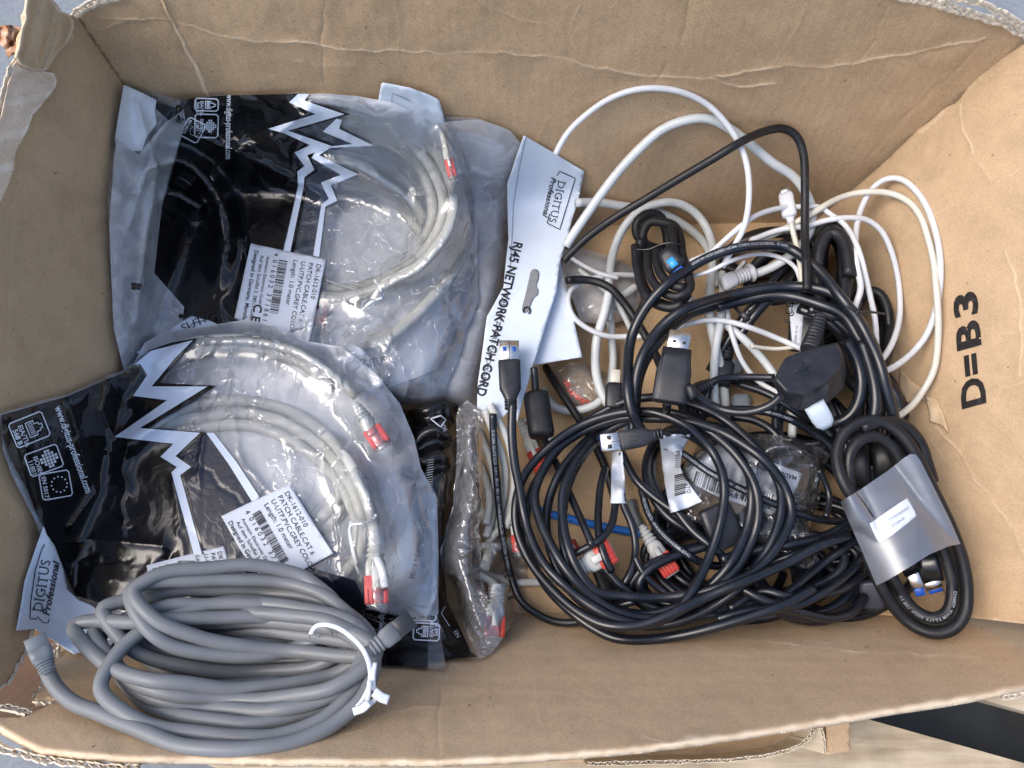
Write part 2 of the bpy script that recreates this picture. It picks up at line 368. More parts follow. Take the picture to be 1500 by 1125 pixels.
def kraft(name, base, light, flute=(1, 0), amt=1.0):
    m, n, l, b = nm(name); v = ocoord(n, l); b.inputs['Roughness'].default_value = .82; b.inputs['Specular IOR Level'].default_value = .25
    big = tex(n, l, 'Noise', 9, 4, .6, v); mid = tex(n, l, 'Noise', 60, 4, .6, v); vf = ocoord(n, l, (1, 2.4, 1), (0, 0, .3)); fib = tex(n, l, 'Noise', 900, 3, .75, vf)
    r1 = ramp(n, l, big.outputs[0], [(.3, tuple(c * .9 for c in base)), (.7, tuple(min(1, c * 1.08) for c in base))])
    r2 = ramp(n, l, fib.outputs[0], [(.3, (.66, .64, .61)), (.5, (1, 1, 1)), (.7, (1.28, 1.27, 1.24))])
    r3 = ramp(n, l, mid.outputs[0], [(.3, (.95, .95, .95)), (.7, (1.05, 1.05, 1.04))])
    c = mixc(n, l, .8, r1.outputs[0], r2.outputs[0], 'MULTIPLY'); c = mixc(n, l, 1.0, c, r3.outputs[0], 'MULTIPLY')
    # dark specks
    sp = tex(n, l, 'Noise', 260, 1, .5, v); rs = ramp(n, l, sp.outputs[0], [(.76, (0, 0, 0)), (.8, (1, 1, 1))]); c = mixc(n, l, rs.outputs[0], c, tuple(x * .45 for x in base))
    a = n.new('ShaderNodeAttribute'); a.attribute_name = 'wear'; c = mixc(n, l, a.outputs['Fac'], c, light)
    st = tex(n, l, 'Noise', 17, 5, .7, v); st.inputs['Distortion'].default_value = 1.5; rt = ramp(n, l, st.outputs[0], [(.32, (.91, .905, .89)), (.5, (1, 1, 1)), (.72, (1.04, 1.04, 1.03))]); c = mixc(n, l, 1.0, c, rt.outputs[0], 'MULTIPLY')
    l.new(c, b.inputs['Base Color'])
    wv = n.new('ShaderNodeTexWave'); wv.inputs['Scale'].default_value = 42; wv.inputs['Distortion'].default_value = .6; wv.bands_direction = 'X' if flute[0] else 'Y'; l.new(v, wv.inputs['Vector'])
    p = bump(n, l, wv.outputs[0], b, .12 * amt, .0006); p = bump(n, l, fib.outputs[0], b, .22, .0004, p); bump(n, l, mid.outputs[0], b, .25, .0012, p)
    return m
M = {}
M['kraft'] = kraft('kraft liner', (.51, .362, .222), (.72, .58, .41))
M['kraft2'] = kraft('kraft liner warm', (.50, .358, .226), (.74, .60, .43), (0, 1))
M['kraft3'] = kraft('kraft floor', (.48, .335, .195), (.64, .5, .35))
M['bare'] = kraft('bare torn liner', (.74, .58, .44), (.9, .82, .7), (0, 1), 3)
M['pulp'] = kraft('torn pulp edge', (.70, .62, .50), (.9, .85, .76))
M['inner'] = kraft('board in painted shade', (.21, .13, .09), (.5, .36, .27))  # shade inside the torn corner hole is put into this board's colour
M['rust'] = kraft('torn outer paper', (.42, .21, .11), (.7, .5, .36))
def plain(name, col, rough=.5, spec=.5, nscale=0, namt=.1, bs=0, bd=.0003, bscale=400, metal=0, coat=0, sub=0, dust=0):
    m, n, l, b = nm(name); b.inputs['Roughness'].default_value = rough; b.inputs['Specular IOR Level'].default_value = spec; b.inputs['Metallic'].default_value = metal
    b.inputs['Base Color'].default_value = (*col, 1); b.inputs['Coat Weight'].default_value = coat
    if nscale:
        v = ocoord(n, l); t = tex(n, l, 'Noise', nscale, 4, .6, v)
        r = ramp(n, l, t.outputs[0], [(.3, tuple(c * (1 - namt) for c in col)), (.7, tuple(min(1, c * (1 + namt)) for c in col))]); l.new(r.outputs[0], b.inputs['Base Color'])
        r2 = ramp(n, l, t.outputs[0], [(.3, (rough * .8,) * 3), (.7, (min(1, rough * 1.25),) * 3)]); l.new(r2.outputs[0], b.inputs['Roughness'])
    if dust:
        v = ocoord(n, l); t = tex(n, l, 'Noise', 55, 6, .75, v); t.inputs['Distortion'].default_value = .6; r = ramp(n, l, t.outputs[0], [(.56, (0, 0, 0)), (.72, (dust,) * 3)])
        src = b.inputs['Base Color'].links[0].from_socket if b.inputs['Base Color'].links else None
        l.new(mixc(n, l, r.outputs[0], src if src else col, (.16, .155, .15)), b.inputs['Base Color'])
    if bs: v = ocoord(n, l); t = tex(n, l, 'Noise', bscale, 3, .6, v); bump(n, l, t.outputs[0], b, bs, bd)
    return m
M['black'] = plain('black cable jacket', (.007, .0092, .0145), .30, .6, 70, .3, .12, .0002, 900, dust=.10)
M['black_gloss'] = plain('glossy black cable jacket', (.007, .008, .011), .2, .65, 60, .3, .1, .0002, 500, dust=.08)
M['black_matt'] = plain('matt black rubber', (.009, .0095, .012), .46, .4, 90, .3, .2, .0002, 900, dust=.16)
M['plug'] = plain('black moulded plastic', (.014, .016, .021), .42, .5, 120, .3, .25, .0001, 1800, dust=.18)
M['patch'] = plain('light grey cable jacket', (.53, .545, .515), .42, .4, 50, .06, dust=.1)
M['grey'] = plain('mid grey cable jacket', (.175, .187, .198), .42, .4, 40, .1, .12, .0004, 260, dust=.25)
M['greyplug'] = plain('grey moulded plastic', (.17, .19, .21), .45, .4, 60, .1)
M['white'] = plain('white cable jacket', (.60, .62, .645), .36, .45, 40, .05, dust=.16)
M['offwhite'] = plain('off white cable jacket', (.54, .575, .575), .38, .45, 40, .06, dust=.16)
M['cream'] = plain('yellowed white cable jacket', (.60, .585, .51), .4, .45, 40, .05)
M['blue'] = plain('blue cable jacket', (.02, .16, .56), .35, .45, 40, .1)
M['usb'] = plain('blue usb tongue', (.01, .07, .36), .4, .4)
M['metal'] = plain('plug shell steel', (.72, .70, .66), .26, .5, 200, .1, metal=1)
M['hole'] = plain('shadowed slot', (.01, .012, .02), .6)
M['card'] = plain('white printed card', (.62, .70, .80), .55, .35, 30, .05, .15, .0004, 60)
M['paper'] = plain('white paper label', (.60, .65, .73), .6, .3, 40, .04, .1, .0003, 90)
M['tie'] = plain('white twist tie', (.66, .69, .74), .4, .4)
M['ink'] = plain('black ink', (.018, .018, .022), .5, .3)
M['boxink'] = plain('black box ink', (.022, .02, .02), .7, .2, 300, .5, dust=.45)
M['inkgrey'] = plain('grey print', (.22, .24, .27), .5, .3)
M['white_ink'] = plain('white print', (.72, .78, .86), .35, .5)
M['cable_ink'] = plain('silver cable print', (.26, .29, .33), .5, .3)
M['wood'] = None
def blackfilm(name, col, rough, bs):
    m, n, l, b = nm(name); b.inputs['Base Color'].default_value = (*col, 1); b.inputs['Specular IOR Level'].default_value = .6; b.inputs['Roughness'].default_value = rough
    v = ocoord(n, l); t = tex(n, l, 'Noise', 26, 3, .5, v); t.inputs['Distortion'].default_value = .8; p = bump(n, l, t.outputs[0], b, bs, .006)
    t2 = tex(n, l, 'Noise', 160, 2, .5, v); bump(n, l, t2.outputs[0], b, bs * .4, .0012, p); return m
M['bag_black'] = blackfilm('black printed film', (.005, .005, .006), .16, .2)
M['bag_band'] = plain('white printed band', (.62, .70, .82), .22, .5, 30, .03, .2, .002, 30)
def film(name, haze, tint, rough=.1, bs=.35, gl=1.0, hcol=(.80, .85, .92), bscale=40, crk=1.0):
    m, n, l, b = nm(name); n.remove(b); out = n['Material Output']; v = ocoord(n, l)
    tr = n.new('ShaderNodeBsdfTransparent'); tr.inputs[0].default_value = (*tint, 1)
    df = n.new('ShaderNodeBsdfDiffuse'); df.inputs[0].default_value = (*hcol, 1); tl = n.new('ShaderNodeBsdfTranslucent'); tl.inputs[0].default_value = (*hcol, 1)
    g = n.new('ShaderNodeBsdfGlossy'); g.inputs['Roughness'].default_value = rough; g.inputs[0].default_value = (1, 1, 1, 1)
    t = tex(n, l, 'Noise', bscale, 3, .5, v); t.inputs['Distortion'].default_value = 1.0; t2 = tex(n, l, 'Noise', bscale * 5, 2, .5, v)
    bp = n.new('ShaderNodeBump'); bp.inputs['Strength'].default_value = bs; bp.inputs['Distance'].default_value = .006; l.new(t.outputs[0], bp.inputs['Height'])
    b2 = n.new('ShaderNodeBump'); b2.inputs['Strength'].default_value = bs * .6; b2.inputs['Distance'].default_value = .0012; l.new(t2.outputs[0], b2.inputs['Height']); l.new(bp.outputs[0], b2.inputs['Normal'])
    for q in (g,): l.new(b2.outputs[0], q.inputs['Normal'])
    # sharp polygonal creases in patches
    sc_ = n.new('ShaderNodeVectorMath'); sc_.operation = 'SCALE'; sc_.inputs['Scale'].default_value = .03; td = tex(n, l, 'Noise', 45, 2, .5, v); l.new(td.outputs['Color'], sc_.inputs[0])
    ad_ = n.new('ShaderNodeVectorMath'); l.new(v, ad_.inputs[0]); l.new(sc_.outputs[0], ad_.inputs[1]); cr = None
    for sc0, w0 in ((24, .02), (52, .024)):
        vo = n.new('ShaderNodeTexVoronoi'); vo.feature = 'DISTANCE_TO_EDGE'; vo.inputs['Scale'].default_value = sc0; mp_ = n.new('ShaderNodeMapping'); mp_.inputs['Rotation'].default_value = (0, 0, .9 if sc0 < 50 else -.5); mp_.inputs['Scale'].default_value = (1, .38, 1); l.new(ad_.outputs[0], mp_.inputs['Vector']); l.new(mp_.outputs[0], vo.inputs['Vector']); r_ = ramp(n, l, vo.outputs['Distance'], [(0, (1, 1, 1)), (w0, (0, 0, 0))])
        mk_ = tex(n, l, 'Noise', 13 if sc0 < 50 else 19, 2, .5, v); rm = ramp(n, l, mk_.outputs[0], [(.47, (0, 0, 0)), (.62, (1, 1, 1))]); c_ = mixc(n, l, 1.0, r_.outputs[0], rm.outputs[0], 'MULTIPLY')
        cr = c_ if cr is None else mixc(n, l, 1.0, cr, c_, 'ADD')
    b3 = n.new('ShaderNodeBump'); b3.inputs['Strength'].default_value = min(1, .55 * crk); b3.inputs['Distance'].default_value = .0009; l.new(cr, b3.inputs['Height']); l.new(b2.outputs[0], b3.inputs['Normal']); b2 = b3
    l.new(b3.outputs[0], g.inputs['Normal'])
    fr = n.new('ShaderNodeFresnel'); fr.inputs[0].default_value = 1.52; l.new(b2.outputs[0], fr.inputs['Normal'])
    mu = n.new('ShaderNodeMath'); mu.operation = 'MULTIPLY'; mu.inputs[1].default_value = gl * 1.8; mu.use_clamp = True; l.new(fr.outputs[0], mu.inputs[0])
    hz_ = n.new('ShaderNodeMixShader'); hz_.inputs[0].default_value = .15; l.new(df.outputs[0], hz_.inputs[1]); l.new(tl.outputs[0], hz_.inputs[2])
    hr = ramp(n, l, t.outputs[0], [(.3, (haze * .8,) * 3), (.7, (min(1, haze * 1.2),) * 3)])
    h2 = n.new('ShaderNodeMath'); h2.operation = 'MULTIPLY_ADD'; h2.use_clamp = True; l.new(cr, h2.inputs[0]); h2.inputs[1].default_value = .16 * crk; l.new(hr.outputs[0], h2.inputs[2])
    a = n.new('ShaderNodeMixShader'); l.new(h2.outputs[0], a.inputs[0]); l.new(tr.outputs[0], a.inputs[1]); l.new(hz_.outputs[0], a.inputs[2])
    c = n.new('ShaderNodeMixShader'); l.new(mu.outputs[0], c.inputs[0]); l.new(a.outputs[0], c.inputs[1]); l.new(g.outputs[0], c.inputs[2])
    l.new(c.outputs[0], out.inputs[0]); return m
M['film'] = film('clear bag film', .10, (.985, .99, .997), .08, .05, 1.0)
M['film_thin'] = film('thin clear bag film', .05, (.98, .985, .995), .07, .2, 1.0)
M['frost'] = film('hazy bag film', .40, (.98, .985, .997), .11, .06, .8, (.88, .91, .96))
M['backing'] = film('hazy back film', 1.0, (.97, .98, .995), .25, .15, .5, (.80, .84, .90), crk=.6)
M['sleeve'] = film('frosted plastic sleeve', .5, (.70, .74, .80), .36, .06, 1.6, (.26, .30, .37), 20, 0)
M['smoke'] = film('tinted bag film', .12, (.30, .34, .42), .14, .3, 1.0, (.25, .3, .38), crk=.15)
def clearp(name, col, trans, rough):
    m, n, l, b = nm(name); b.inputs['Base Color'].default_value = (*col, 1); b.inputs['Transmission Weight'].default_value = trans; b.inputs['Roughness'].default_value = rough; b.inputs['IOR'].default_value = 1.35; return m
M['red'] = clearp('clear red plastic', (.62, .075, .055), .25, .3)
M['milky'] = clearp('milky plastic cap', (.62, .72, .82), .35, .35)
M['clear'] = clearp('clear connector plastic', (.7, .74, .76), .6, .15)
# ================================================================== ground, pallet, box
def conc():
    m, n, l, b = nm('grey concrete'); v = ocoord(n, l); t = tex(n, l, 'Noise', 5, 5, .6, v); r = ramp(n, l, t.outputs[0], [(.3, (.16, .18, .205)), (.7, (.25, .275, .30))])
    t2 = tex(n, l, 'Noise', 180, 3, .6, v); r2 = ramp(n, l, t2.outputs[0], [(.3, (.85, .85, .85)), (.7, (1.1, 1.1, 1.1))]); c = mixc(n, l, 1.0, r.outputs[0], r2.outputs[0], 'MULTIPLY')
    l.new(c, b.inputs['Base Color']); b.inputs['Roughness'].default_value = .8; bump(n, l, t2.outputs[0], b, .3, .002); return m
M['concrete'] = conc()
def woodm():
    m, n, l, b = nm('rough pallet pine'); v = ocoord(n, l, (9, 90, 40), (0, 0, .26)); t = tex(n, l, 'Noise', 1.0, 5, .65, v); r = ramp(n, l, t.outputs[0], [(.28, (.30, .23, .15)), (.5, (.48, .39, .27)), (.72, (.60, .52, .39))])
    v2 = ocoord(n, l); t2 = tex(n, l, 'Noise', 22, 4, .6, v2); r2 = ramp(n, l, t2.outputs[0], [(.3, (.68, .68, .68)), (.65, (1.05, 1.05, 1.05))]); c = mixc(n, l, 1.0, r.outputs[0], r2.outputs[0], 'MULTIPLY')
    l.new(c, b.inputs['Base Color']); b.inputs['Roughness'].default_value = .75; bump(n, l, t.outputs[0], b, .5, .001); return m
M['wood'] = woodm()
GZ = -.16
V = [(-60, -60, GZ), (60, -60, GZ), (60, 60, GZ), (-60, 60, GZ)]
props(mk('ground', V, [(0, 1, 2, 3)], M['concrete'], smooth=False), kind='structure')
tp = props(mk('gap_shade_sheet', at(np.array([900., 1700, 1700, 900]), np.array([980., 960, 1400, 1400]), GZ + .004), [(3, 2, 1, 0)], plain('dark gap shade', (.08, .09, .10), .6, .4, 12, .3), smooth=False), 'added dark sheet on the ground standing in for shade in the pallet gap', 'gap_shade_sheet')  # added sheet, its dark colour stands in for shade below the pallet gap
pal = thing('wooden_pallet', 'rough pine pallet whose boards show under the lower right of the box', 'pallet', (1300, 1090), GZ)
def prism(mb, xy, z0, z1, b=.0015):
    P = np.array(xy, float); n = len(P); c = P.mean(0); Q = c + (P - c) * (1 - b / np.linalg.norm(P - c, axis=1).mean())
    V = np.vstack([np.c_[P, np.full(n, z0)], np.c_[P, np.full(n, z1 - b)], np.c_[Q, np.full(n, z1)]])
    Fc = [(k * n + i, k * n + (i + 1) % n, (k + 1) * n + (i + 1) % n, (k + 1) * n + i) for k in range(2) for i in range(n)] + [tuple(range(n - 1, -1, -1)), tuple(range(2 * n, 3 * n))]
    mb.add(V, Fc)
bu = np.array([1, -.27]); bu /= np.linalg.norm(bu); bv = np.array([-bu[1], bu[0]])
o1 = at(1275, 1052, -.012)[:2]
for k, (d0, d1) in enumerate(((-.155, -.001), (.034, .12), (.155, .25), (.285, .38))):
    mb = MB(); q = [o1 + bu * a + bv * c for a, c in ((-.75, d0), (.35, d0), (.35, d1), (-.75, d1))]; prism(mb, q, -.034, -.012)
    mb.build('board', M['wood'], pal, smooth=False)
for k, a in enumerate((-.6, -.18, .2)):
    mb = MB(); q = [o1 + bu * (a + s) + bv * c for s, c in ((0, -.155), (.09, -.155), (.09, .38), (0, .38))]; prism(mb, q, -.15, -.0345); mb.build('bearer', M['wood'], pal, smooth=False)

box = thing('cardboard_box', 'large worn open brown cardboard box with torn rim, lettered D=B3 on its inner wall', 'box', (750, 620), 0)
def near_path(creases, wd=5, st=1.5):
    out = []
    for c_ in creases:
        P = densify(c_[0], st, False); T = np.gradient(P, axis=0); T /= np.linalg.norm(T, axis=1)[:, None] + 1e-9; N = np.stack([-T[:, 1], T[:, 0]], 1)
        for o in np.arange(-wd, wd + .1, st): out.append(P + N * o + np.random.uniform(-.3, .3, P.shape))
    P = np.vstack(out); q = np.round(P / (st * .8)).astype(int); _, i = np.unique(q, axis=0, return_index=True); return P[i]
def creased(pl, creases, rims=(), und=.0012, seed=3, wear0=0, off=0.0):
    P_ = PL[pl] if isinstance(pl, str) else pl
    def zf(x, y):
        z = (plane_z(P_, x, y) if P_ is not None else np.zeros(np.shape(x))) + off
        z = z + und * vn(x, y, 150, seed) + und * .45 * vn(x, y, 46, seed + 1) + und * .12 * vn(x, y, 13, seed + 2)
        for path, wd, dep, _ in creases:
            D = polydist(path, x + 2.5 * vn(x, y, 19, 5) + .7 * vn(x, y, 7, 8), y + 2.5 * vn(x, y, 19, 6) + .7 * vn(x, y, 7, 9)); z = z + dep * .45 * np.exp(-D / (wd * .45)) * (.6 + .5 * vn(x, y, 41, 77)) + dep * .5 * np.exp(-(D / wd / 3) ** 2) * vn(x, y, 60, 78)
        return z
    def wear(x, y):
        a = np.zeros(np.shape(x)); wx, wy = x + 2.5 * vn(x, y, 19, 5) + .7 * vn(x, y, 7, 8), y + 2.5 * vn(x, y, 19, 6) + .7 * vn(x, y, 7, 9)
        for path, wd, _, wr in creases:
            if wr: a = np.maximum(a, wr * np.exp(-(polydist(path, wx, wy) / 1.15) ** 2) * np.clip(.65 + .8 * vn(x, y, 33, 12) + .3 * vn(x, y, 9, 13), 0, 1))
        for path, wd, wr in rims:
            a = np.maximum(a, wr * np.clip(1.3 - polydist(path, wx, wy) / wd + .5 * vn(x, y, 14, 21), 0, 1))
        return np.clip(a, 0, 1)
    return zf, wear
back_cr = [
    ([(115, 20), (173, 29), (227, 28), (267, 33), (320, 53), (373, 61), (453, 63), (528, 76), (587, 74), (651, 80), (720, 77), (821, 84), (859, 95), (933, 111), (1040, 116), (1083, 125), (1136, 124)], 3, .0016, .95),
    ([(1050, 113), (1093, 104), (1147, 96), (1200, 100), (1240, 96), (1280, 86), (1340, 78), (1390, 68), (1444, 56)], 4, .0025, 1),
    ([(231, -10), (248, 30), (273, 78), (304, 140)], 5, -.003, .7), ([(235, -10), (252, 30), (277, 78), (308, 140)], 4, .003, 1), ([(233, -10), (250, 30), (275, 78), (306, 140)], 4, .002, 1), ([(330, 40), (420, 90), (520, 100)], 5, .0008, .1), ([(480, -10), (470, 60), (474, 120)], 6, -.0016, 0), ([(1010, -10), (1000, 60), (960, 120)], 7, -.0016, 0), ([(125, 45), (160, 40), (200, 28)], 4, .0014, .35),
    ([(1444, 60), (1380, 120), (1308, 190), (1262, 240)], 7, -.002, .05), ([(1300, 10), (1280, 60), (1262, 85)], 5, -.0012, 0), ([(1336, 86), (1350, 110), (1360, 130)], 4, -.0012, .2),
    ([(845, 130), (800, 180), (770, 250)], 5, .001, .15), ([(1130, 245), (1140, 256), (1180, 262)], 4, .0012, .3), ([(960, 155), (975, 165), (1000, 172)], 4, .0012, .2),
    ([(850, 10), (835, 50), (843, 72)], 5, .0008, .2), ([(1180, 20), (1150, 70), (1130, 96)], 5, .0008, .15), ([(580, 0), (584, 60), (583, 120)], 5, .0006, .1), ([(700, 0), (760, 30), (800, 34)], 6, .0008, .1)]
rim_b = [(170, -4), (135, 6), (112, 20)]
rim_br = [(1306, -8), (1340, 1), (1372, 7), (1420, 21), (1470, 37), (1500, 52)]
zb, wb = creased('back', back_cr, [(rim_b, 7, .9), (rim_br, 4, .8)])
sheet('wall_panel', [(325, 348), (1192, 336), (1318, 226), (1512, 62)] + rag(rim_br[::-1], 2, 8, 3, False) + [(1240, -30), (750, -62), (260, -30)] + rag(rim_b, 2.5, 7, 4, False) + [(112, 22), (220, 180)], zb, M['kraft'], box, 4.2, attr={'wear': wb}, extra=near_path(back_cr), solid=.004)
right_cr = [([(1406, 152), (1412, 190), (1426, 224)], 4, .0014, .6), ([(1560, 205), (1450, 275), (1370, 315), (1318, 352)], 5, .0018, .25), ([(1471, 366), (1487, 403), (1495, 457), (1495, 497), (1496, 550)], 4, .0014, .55),
    ([(1370, 627), (1397, 653), (1428, 700), (1470, 754), (1500, 811), (1530, 870)], 4, .0016, .6), ([(1330, 560), (1352, 575), (1362, 585)], 3, .001, .4), ([(1310, 380), (1350, 350), (1385, 345)], 5, .0012, .12),
    ([(1440, 580), (1500, 560), (1560, 556)], 4, .0008, .25), ([(1400, 500), (1450, 495), (1500, 480)], 4, .0008, .2), ([(1435, 240), (1450, 262)], 3, .001, .3), ([(1400, 690), (1380, 670), (1360, 640)], 3, .0008, .3), ([(1470, 110), (1500, 108)], 4, .001, .2)]
zr_, wr_ = creased('right', right_cr, [([(1497, 62), (1440, 105), (1350, 195)], 3, .5), ([(1410, 903), (1500, 915), (1640, 930)], 3, .8)], seed=9)
sheet('wall_panel', [(1187, 329), (1240, 286)] + rag([(1300, 234), (1345, 190), (1400, 150), (1430, 112), (1500, 64)], 2.5, 12, 8, False) + [(1580, 90), (1660, 130), (1660, 938), (1500, 914), (1396, 902), (1330, 726)], zr_, M['kraft2'], box, 4.2, attr={'wear': wr_}, extra=near_path(right_cr), solid=.004)
near_cr = [([(1033, 929), (1100, 936), (1167, 945), (1233, 952), (1317, 956), (1433, 963)], 3, .0012, .8), ([(652, 978), (648, 1010), (643, 1047), (642, 1125)], 7, -.0022, .12), ([(500, 1077), (533, 1067), (567, 1047), (610, 1035), (653, 1035)], 4, .0016, .35),
    ([(1020, 945), (1060, 955), (1160, 975)], 3, .0006, .25), ([(780, 990), (790, 1050), (800, 1080)], 5, .0006, .1), ([(940, 1078), (980, 1090), (1010, 1086)], 4, .001, .4), ([(720, 1010), (860, 1018), (990, 1028)], 5, .0005, .12)]
rim_n = [(1640, 985), (1500, 1014), (1460, 1022), (1380, 1037), (1300, 1049), (1200, 1066), (1100, 1082), (1000, 1097), (900, 1108), (760, 1119), (640, 1124), (540, 1123), (400, 1123), (300, 1120), (200, 1119), (110, 1112), (60, 1106), (30, 1092), (0, 1075), (-30, 1062)]
zn, wn_ = creased('near', near_cr, [([(1500, 1012), (1200, 1062), (900, 1104), (640, 1120), (200, 1116), (60, 1103), (0, 1070)], 6.5, 1.0)], und=.0016, seed=14)
def zn2(x, y):   # the rim rolls outward where the flap was folded down
    D = polydist(rim_n, x, y); return zn(x, y) - .010 * np.clip(1 - D / 12, 0, 1) ** 2
sheet('wall_panel', [(120, 893), (1396, 894), (1500, 905), (1640, 922)] + rag(rim_n, .35, 14, 5, False) + [(-10, 1048), (30, 1050)] + rag([(60, 1036), (92, 1026), (50, 1024), (58, 1010), (64, 996), (74, 970), (84, 946), (96, 925)], 2.5, 5, 6, False), zn2, M['kraft2'], box, 4.2, attr={'wear': wn_}, extra=near_path(near_cr), solid=.004)
left_cr = [([(30, 240), (18, 300), (14, 400), (10, 520)], 9, -.002, 0), ([(60, 900), (80, 820), (130, 700)], 6, .0008, 0), ([(100, 60), (88, 110), (70, 150)], 4, .001, .1), ([(112, 22), (104, 40), (106, 56), (92, 66), (84, 74)], 3, .0022, .9),
    ([(88, 20), (80, 45), (72, 75), (60, 100)], 3, -.003, .4), ([(66, 30), (58, 60), (54, 95)], 3, .003, .7), ([(0, 600), (20, 610), (50, 680), (60, 760)], 6, .0006, 0)]
zl, wl_ = creased('left', left_cr, [([(44, -10), (40, 30), (30, 80)], 3, .9)], seed=22)
sheet('wall_panel', [(330, 342), (220, 180), (114, 24)] + rag([(104, 22), (90, 17), (72, -4), (60, -25), (40, -25), (43, 5), (36, 22), (38, 36), (31, 62), (27, 84), (18, 100), (8, 140), (-4, 190)], 2.2, 6, 2, False) + [(-60, 400), (-110, 700), (-90, 900), (-40, 1035)] + rag([(-4, 1016), (15, 997), (37, 955), (46, 925), (70, 905)], 2.2, 6, 7, False) + [(120, 893), (178, 893)], zl, M['kraft'], box, 4.2, attr={'wear': wl_}, extra=near_path(left_cr), solid=.003)
# floor and its cross flap edge
fl_cr = [([(940, 700), (941, 800), (940, 905)], 3, -.0012, 0), ([(700, 893), (990, 897), (1395, 905)], 3, -.002, 0), ([(700, 340), (900, 500), (1000, 700)], 6, .0006, .1)]
zfl, wfl = creased(None, fl_cr, und=.0006, seed=40, off=-.0005)
sheet('floor_panel', [(170, 900), (322, 334), (1192, 320), (1402, 910)], zfl, M['kraft3'], box, 7, attr={'wear': wfl}, solid=.004)
# peeled liner on the left wall with its torn edge, loose scraps
zpe = lambda x, y: zl(x, y) + .0035 + .004 * np.clip((x - 10) / 80, 0, 1) * np.clip(1.1 - np.abs(y - 190) / 130, 0, 1) + .0012 * vn(x, y, 17, 91)
peel = rag([(27, 84), (32, 97), (48, 102), (62, 104), (80, 108), (85, 118), (83, 128), (74, 140), (62, 152), (48, 168), (40, 190), (30, 215), (22, 240), (14, 265), (4, 290), (-20, 330), (-50, 330), (-40, 200), (-4, 190), (8, 140), (18, 100)], 2.2, 6, 31)
wpe = lambda x, y: np.clip(1.2 - polydist(peel[:30], x, y) / 3.5, 0, 1) * .9 + .35 * (np.sin(y / 7.5 + x / 40) > .75)
sheet('peeled_liner', peel, zpe, M['bare'], box, 3.2, attr={'wear': wpe}, solid=.0006)
zfp = lambda x, y: zl(x, y) + .005 + .0012 * vn(x, y, 16, 77) + .0022 * np.abs(np.sin((x + y * .25) / 9.0))
fp = rag([(43, -12), (72, -6), (88, 16), (104, 22), (110, 38), (104, 52), (96, 64), (88, 72), (78, 90), (72, 104), (48, 103), (32, 96), (24, 84), (30, 60), (38, 34)], 2, 6, 33)
sheet('torn_flap', fp, zfp, M['kraft'], box, 2.6, attr={'wear': lambda x, y: np.clip(1.3 - polydist(fp + fp[:1], x, y) / 2.6, 0, 1) * .85}, solid=.001)
zsc = lambda x, y: plane_z(PL['left'], x, y) * 0 + .17 + .006 * vn(x, y, 9, 5) + .003 * vn(x, y, 4, 6)
sheet('torn_paper', rag([(-20, 32), (6, 36), (30, 40), (42, 42), (36, 60), (24, 78), (12, 84), (6, 70), (-6, 58), (-20, 50)], 3, 5, 15), zsc, M['rust'], box, 2.5, attr={'wear': lambda x, y: np.clip(vn(x, y, 8, 44) * .8, 0, 1)}, solid=.0006)
# right wall: peeled strips and the lettering
zps = lambda x, y: zr_(x, y) + .0022 + .001 * vn(x, y, 15, 4)
for pz, sd_ in (([(1354, 580), (1372, 588), (1380, 608), (1389, 632), (1376, 622), (1362, 618), (1360, 600)], 3), ([(1318, 540), (1332, 556), (1350, 568), (1356, 584), (1322, 590), (1316, 566)], 5)):
    sheet('peeled_strip', rag(pz, 1.5, 5, sd_), zps, M['kraft2'], box, 3, attr={'wear': lambda x, y: .35 + .3 * vn(x, y, 9, 3)}, solid=.0008)
mb = MB(); zt = lambda x, y: zr_(x, y) + .0005
a = -95
for ch, x, y, wd in (('D', 1445, 590, 41), ('=', 1441, 545, 31), ('B', 1438, 505, 39), ('3', 1434, 458, 34)):
    V, Fc = textmesh(ch, .035); v0 = 0 if ch == '=' else V[:, 1].min(); hh = .72 if ch == '=' else V[:, 1].max() - V[:, 1].min(); V = V - np.array([V[:, 0].min(), v0]); V[:, 0] *= wd / V[:, 0].max(); V[:, 1] *= 36 / hh
    px = x + V[:, 0] * math.cos(math.radians(a)) - V[:, 1]; py = y + V[:, 0] * math.sin(math.radians(a)) + V[:, 1] * .28
    mb.add(at(px, py, zt(px, py)), Fc)
mb.build('lettering', M['boxink'], box, smooth=False)
# ---- exposed corrugation along torn rims
def ribbon(mb, path, wpx, zf, depth, jag=0.0, seed=1):
    P = densify(path, 2.2, False); P = P + jag * np.stack([vn(P[:, 0], P[:, 1], 5, seed), vn(P[:, 0], P[:, 1], 5, seed + 1)], 1) + jag * np.stack([vn(P[:, 0], P[:, 1], 16, seed + 2), vn(P[:, 0], P[:, 1], 16, seed + 3)], 1)
    T = np.gradient(P, axis=0); T /= np.linalg.norm(T, axis=1)[:, None] + 1e-9; N = np.stack([-T[:, 1], T[:, 0]], 1) * wpx / 2; n = len(P)
    zt_ = zf(P[:, 0], P[:, 1]) + .0012 * vn(P[:, 0], P[:, 1], 6, seed + 5)
    A = at(P[:, 0] + N[:, 0], P[:, 1] + N[:, 1], zt_); B = at(P[:, 0] - N[:, 0], P[:, 1] - N[:, 1], zt_); dn = np.array([0, 0, -depth])
    mb.add(np.vstack([A, B, B + dn, A + dn]), [(k * n + i, k * n + i + 1, ((k + 1) % 4) * n + i + 1, ((k + 1) % 4) * n + i) for k in range(4) for i in range(n - 1)])
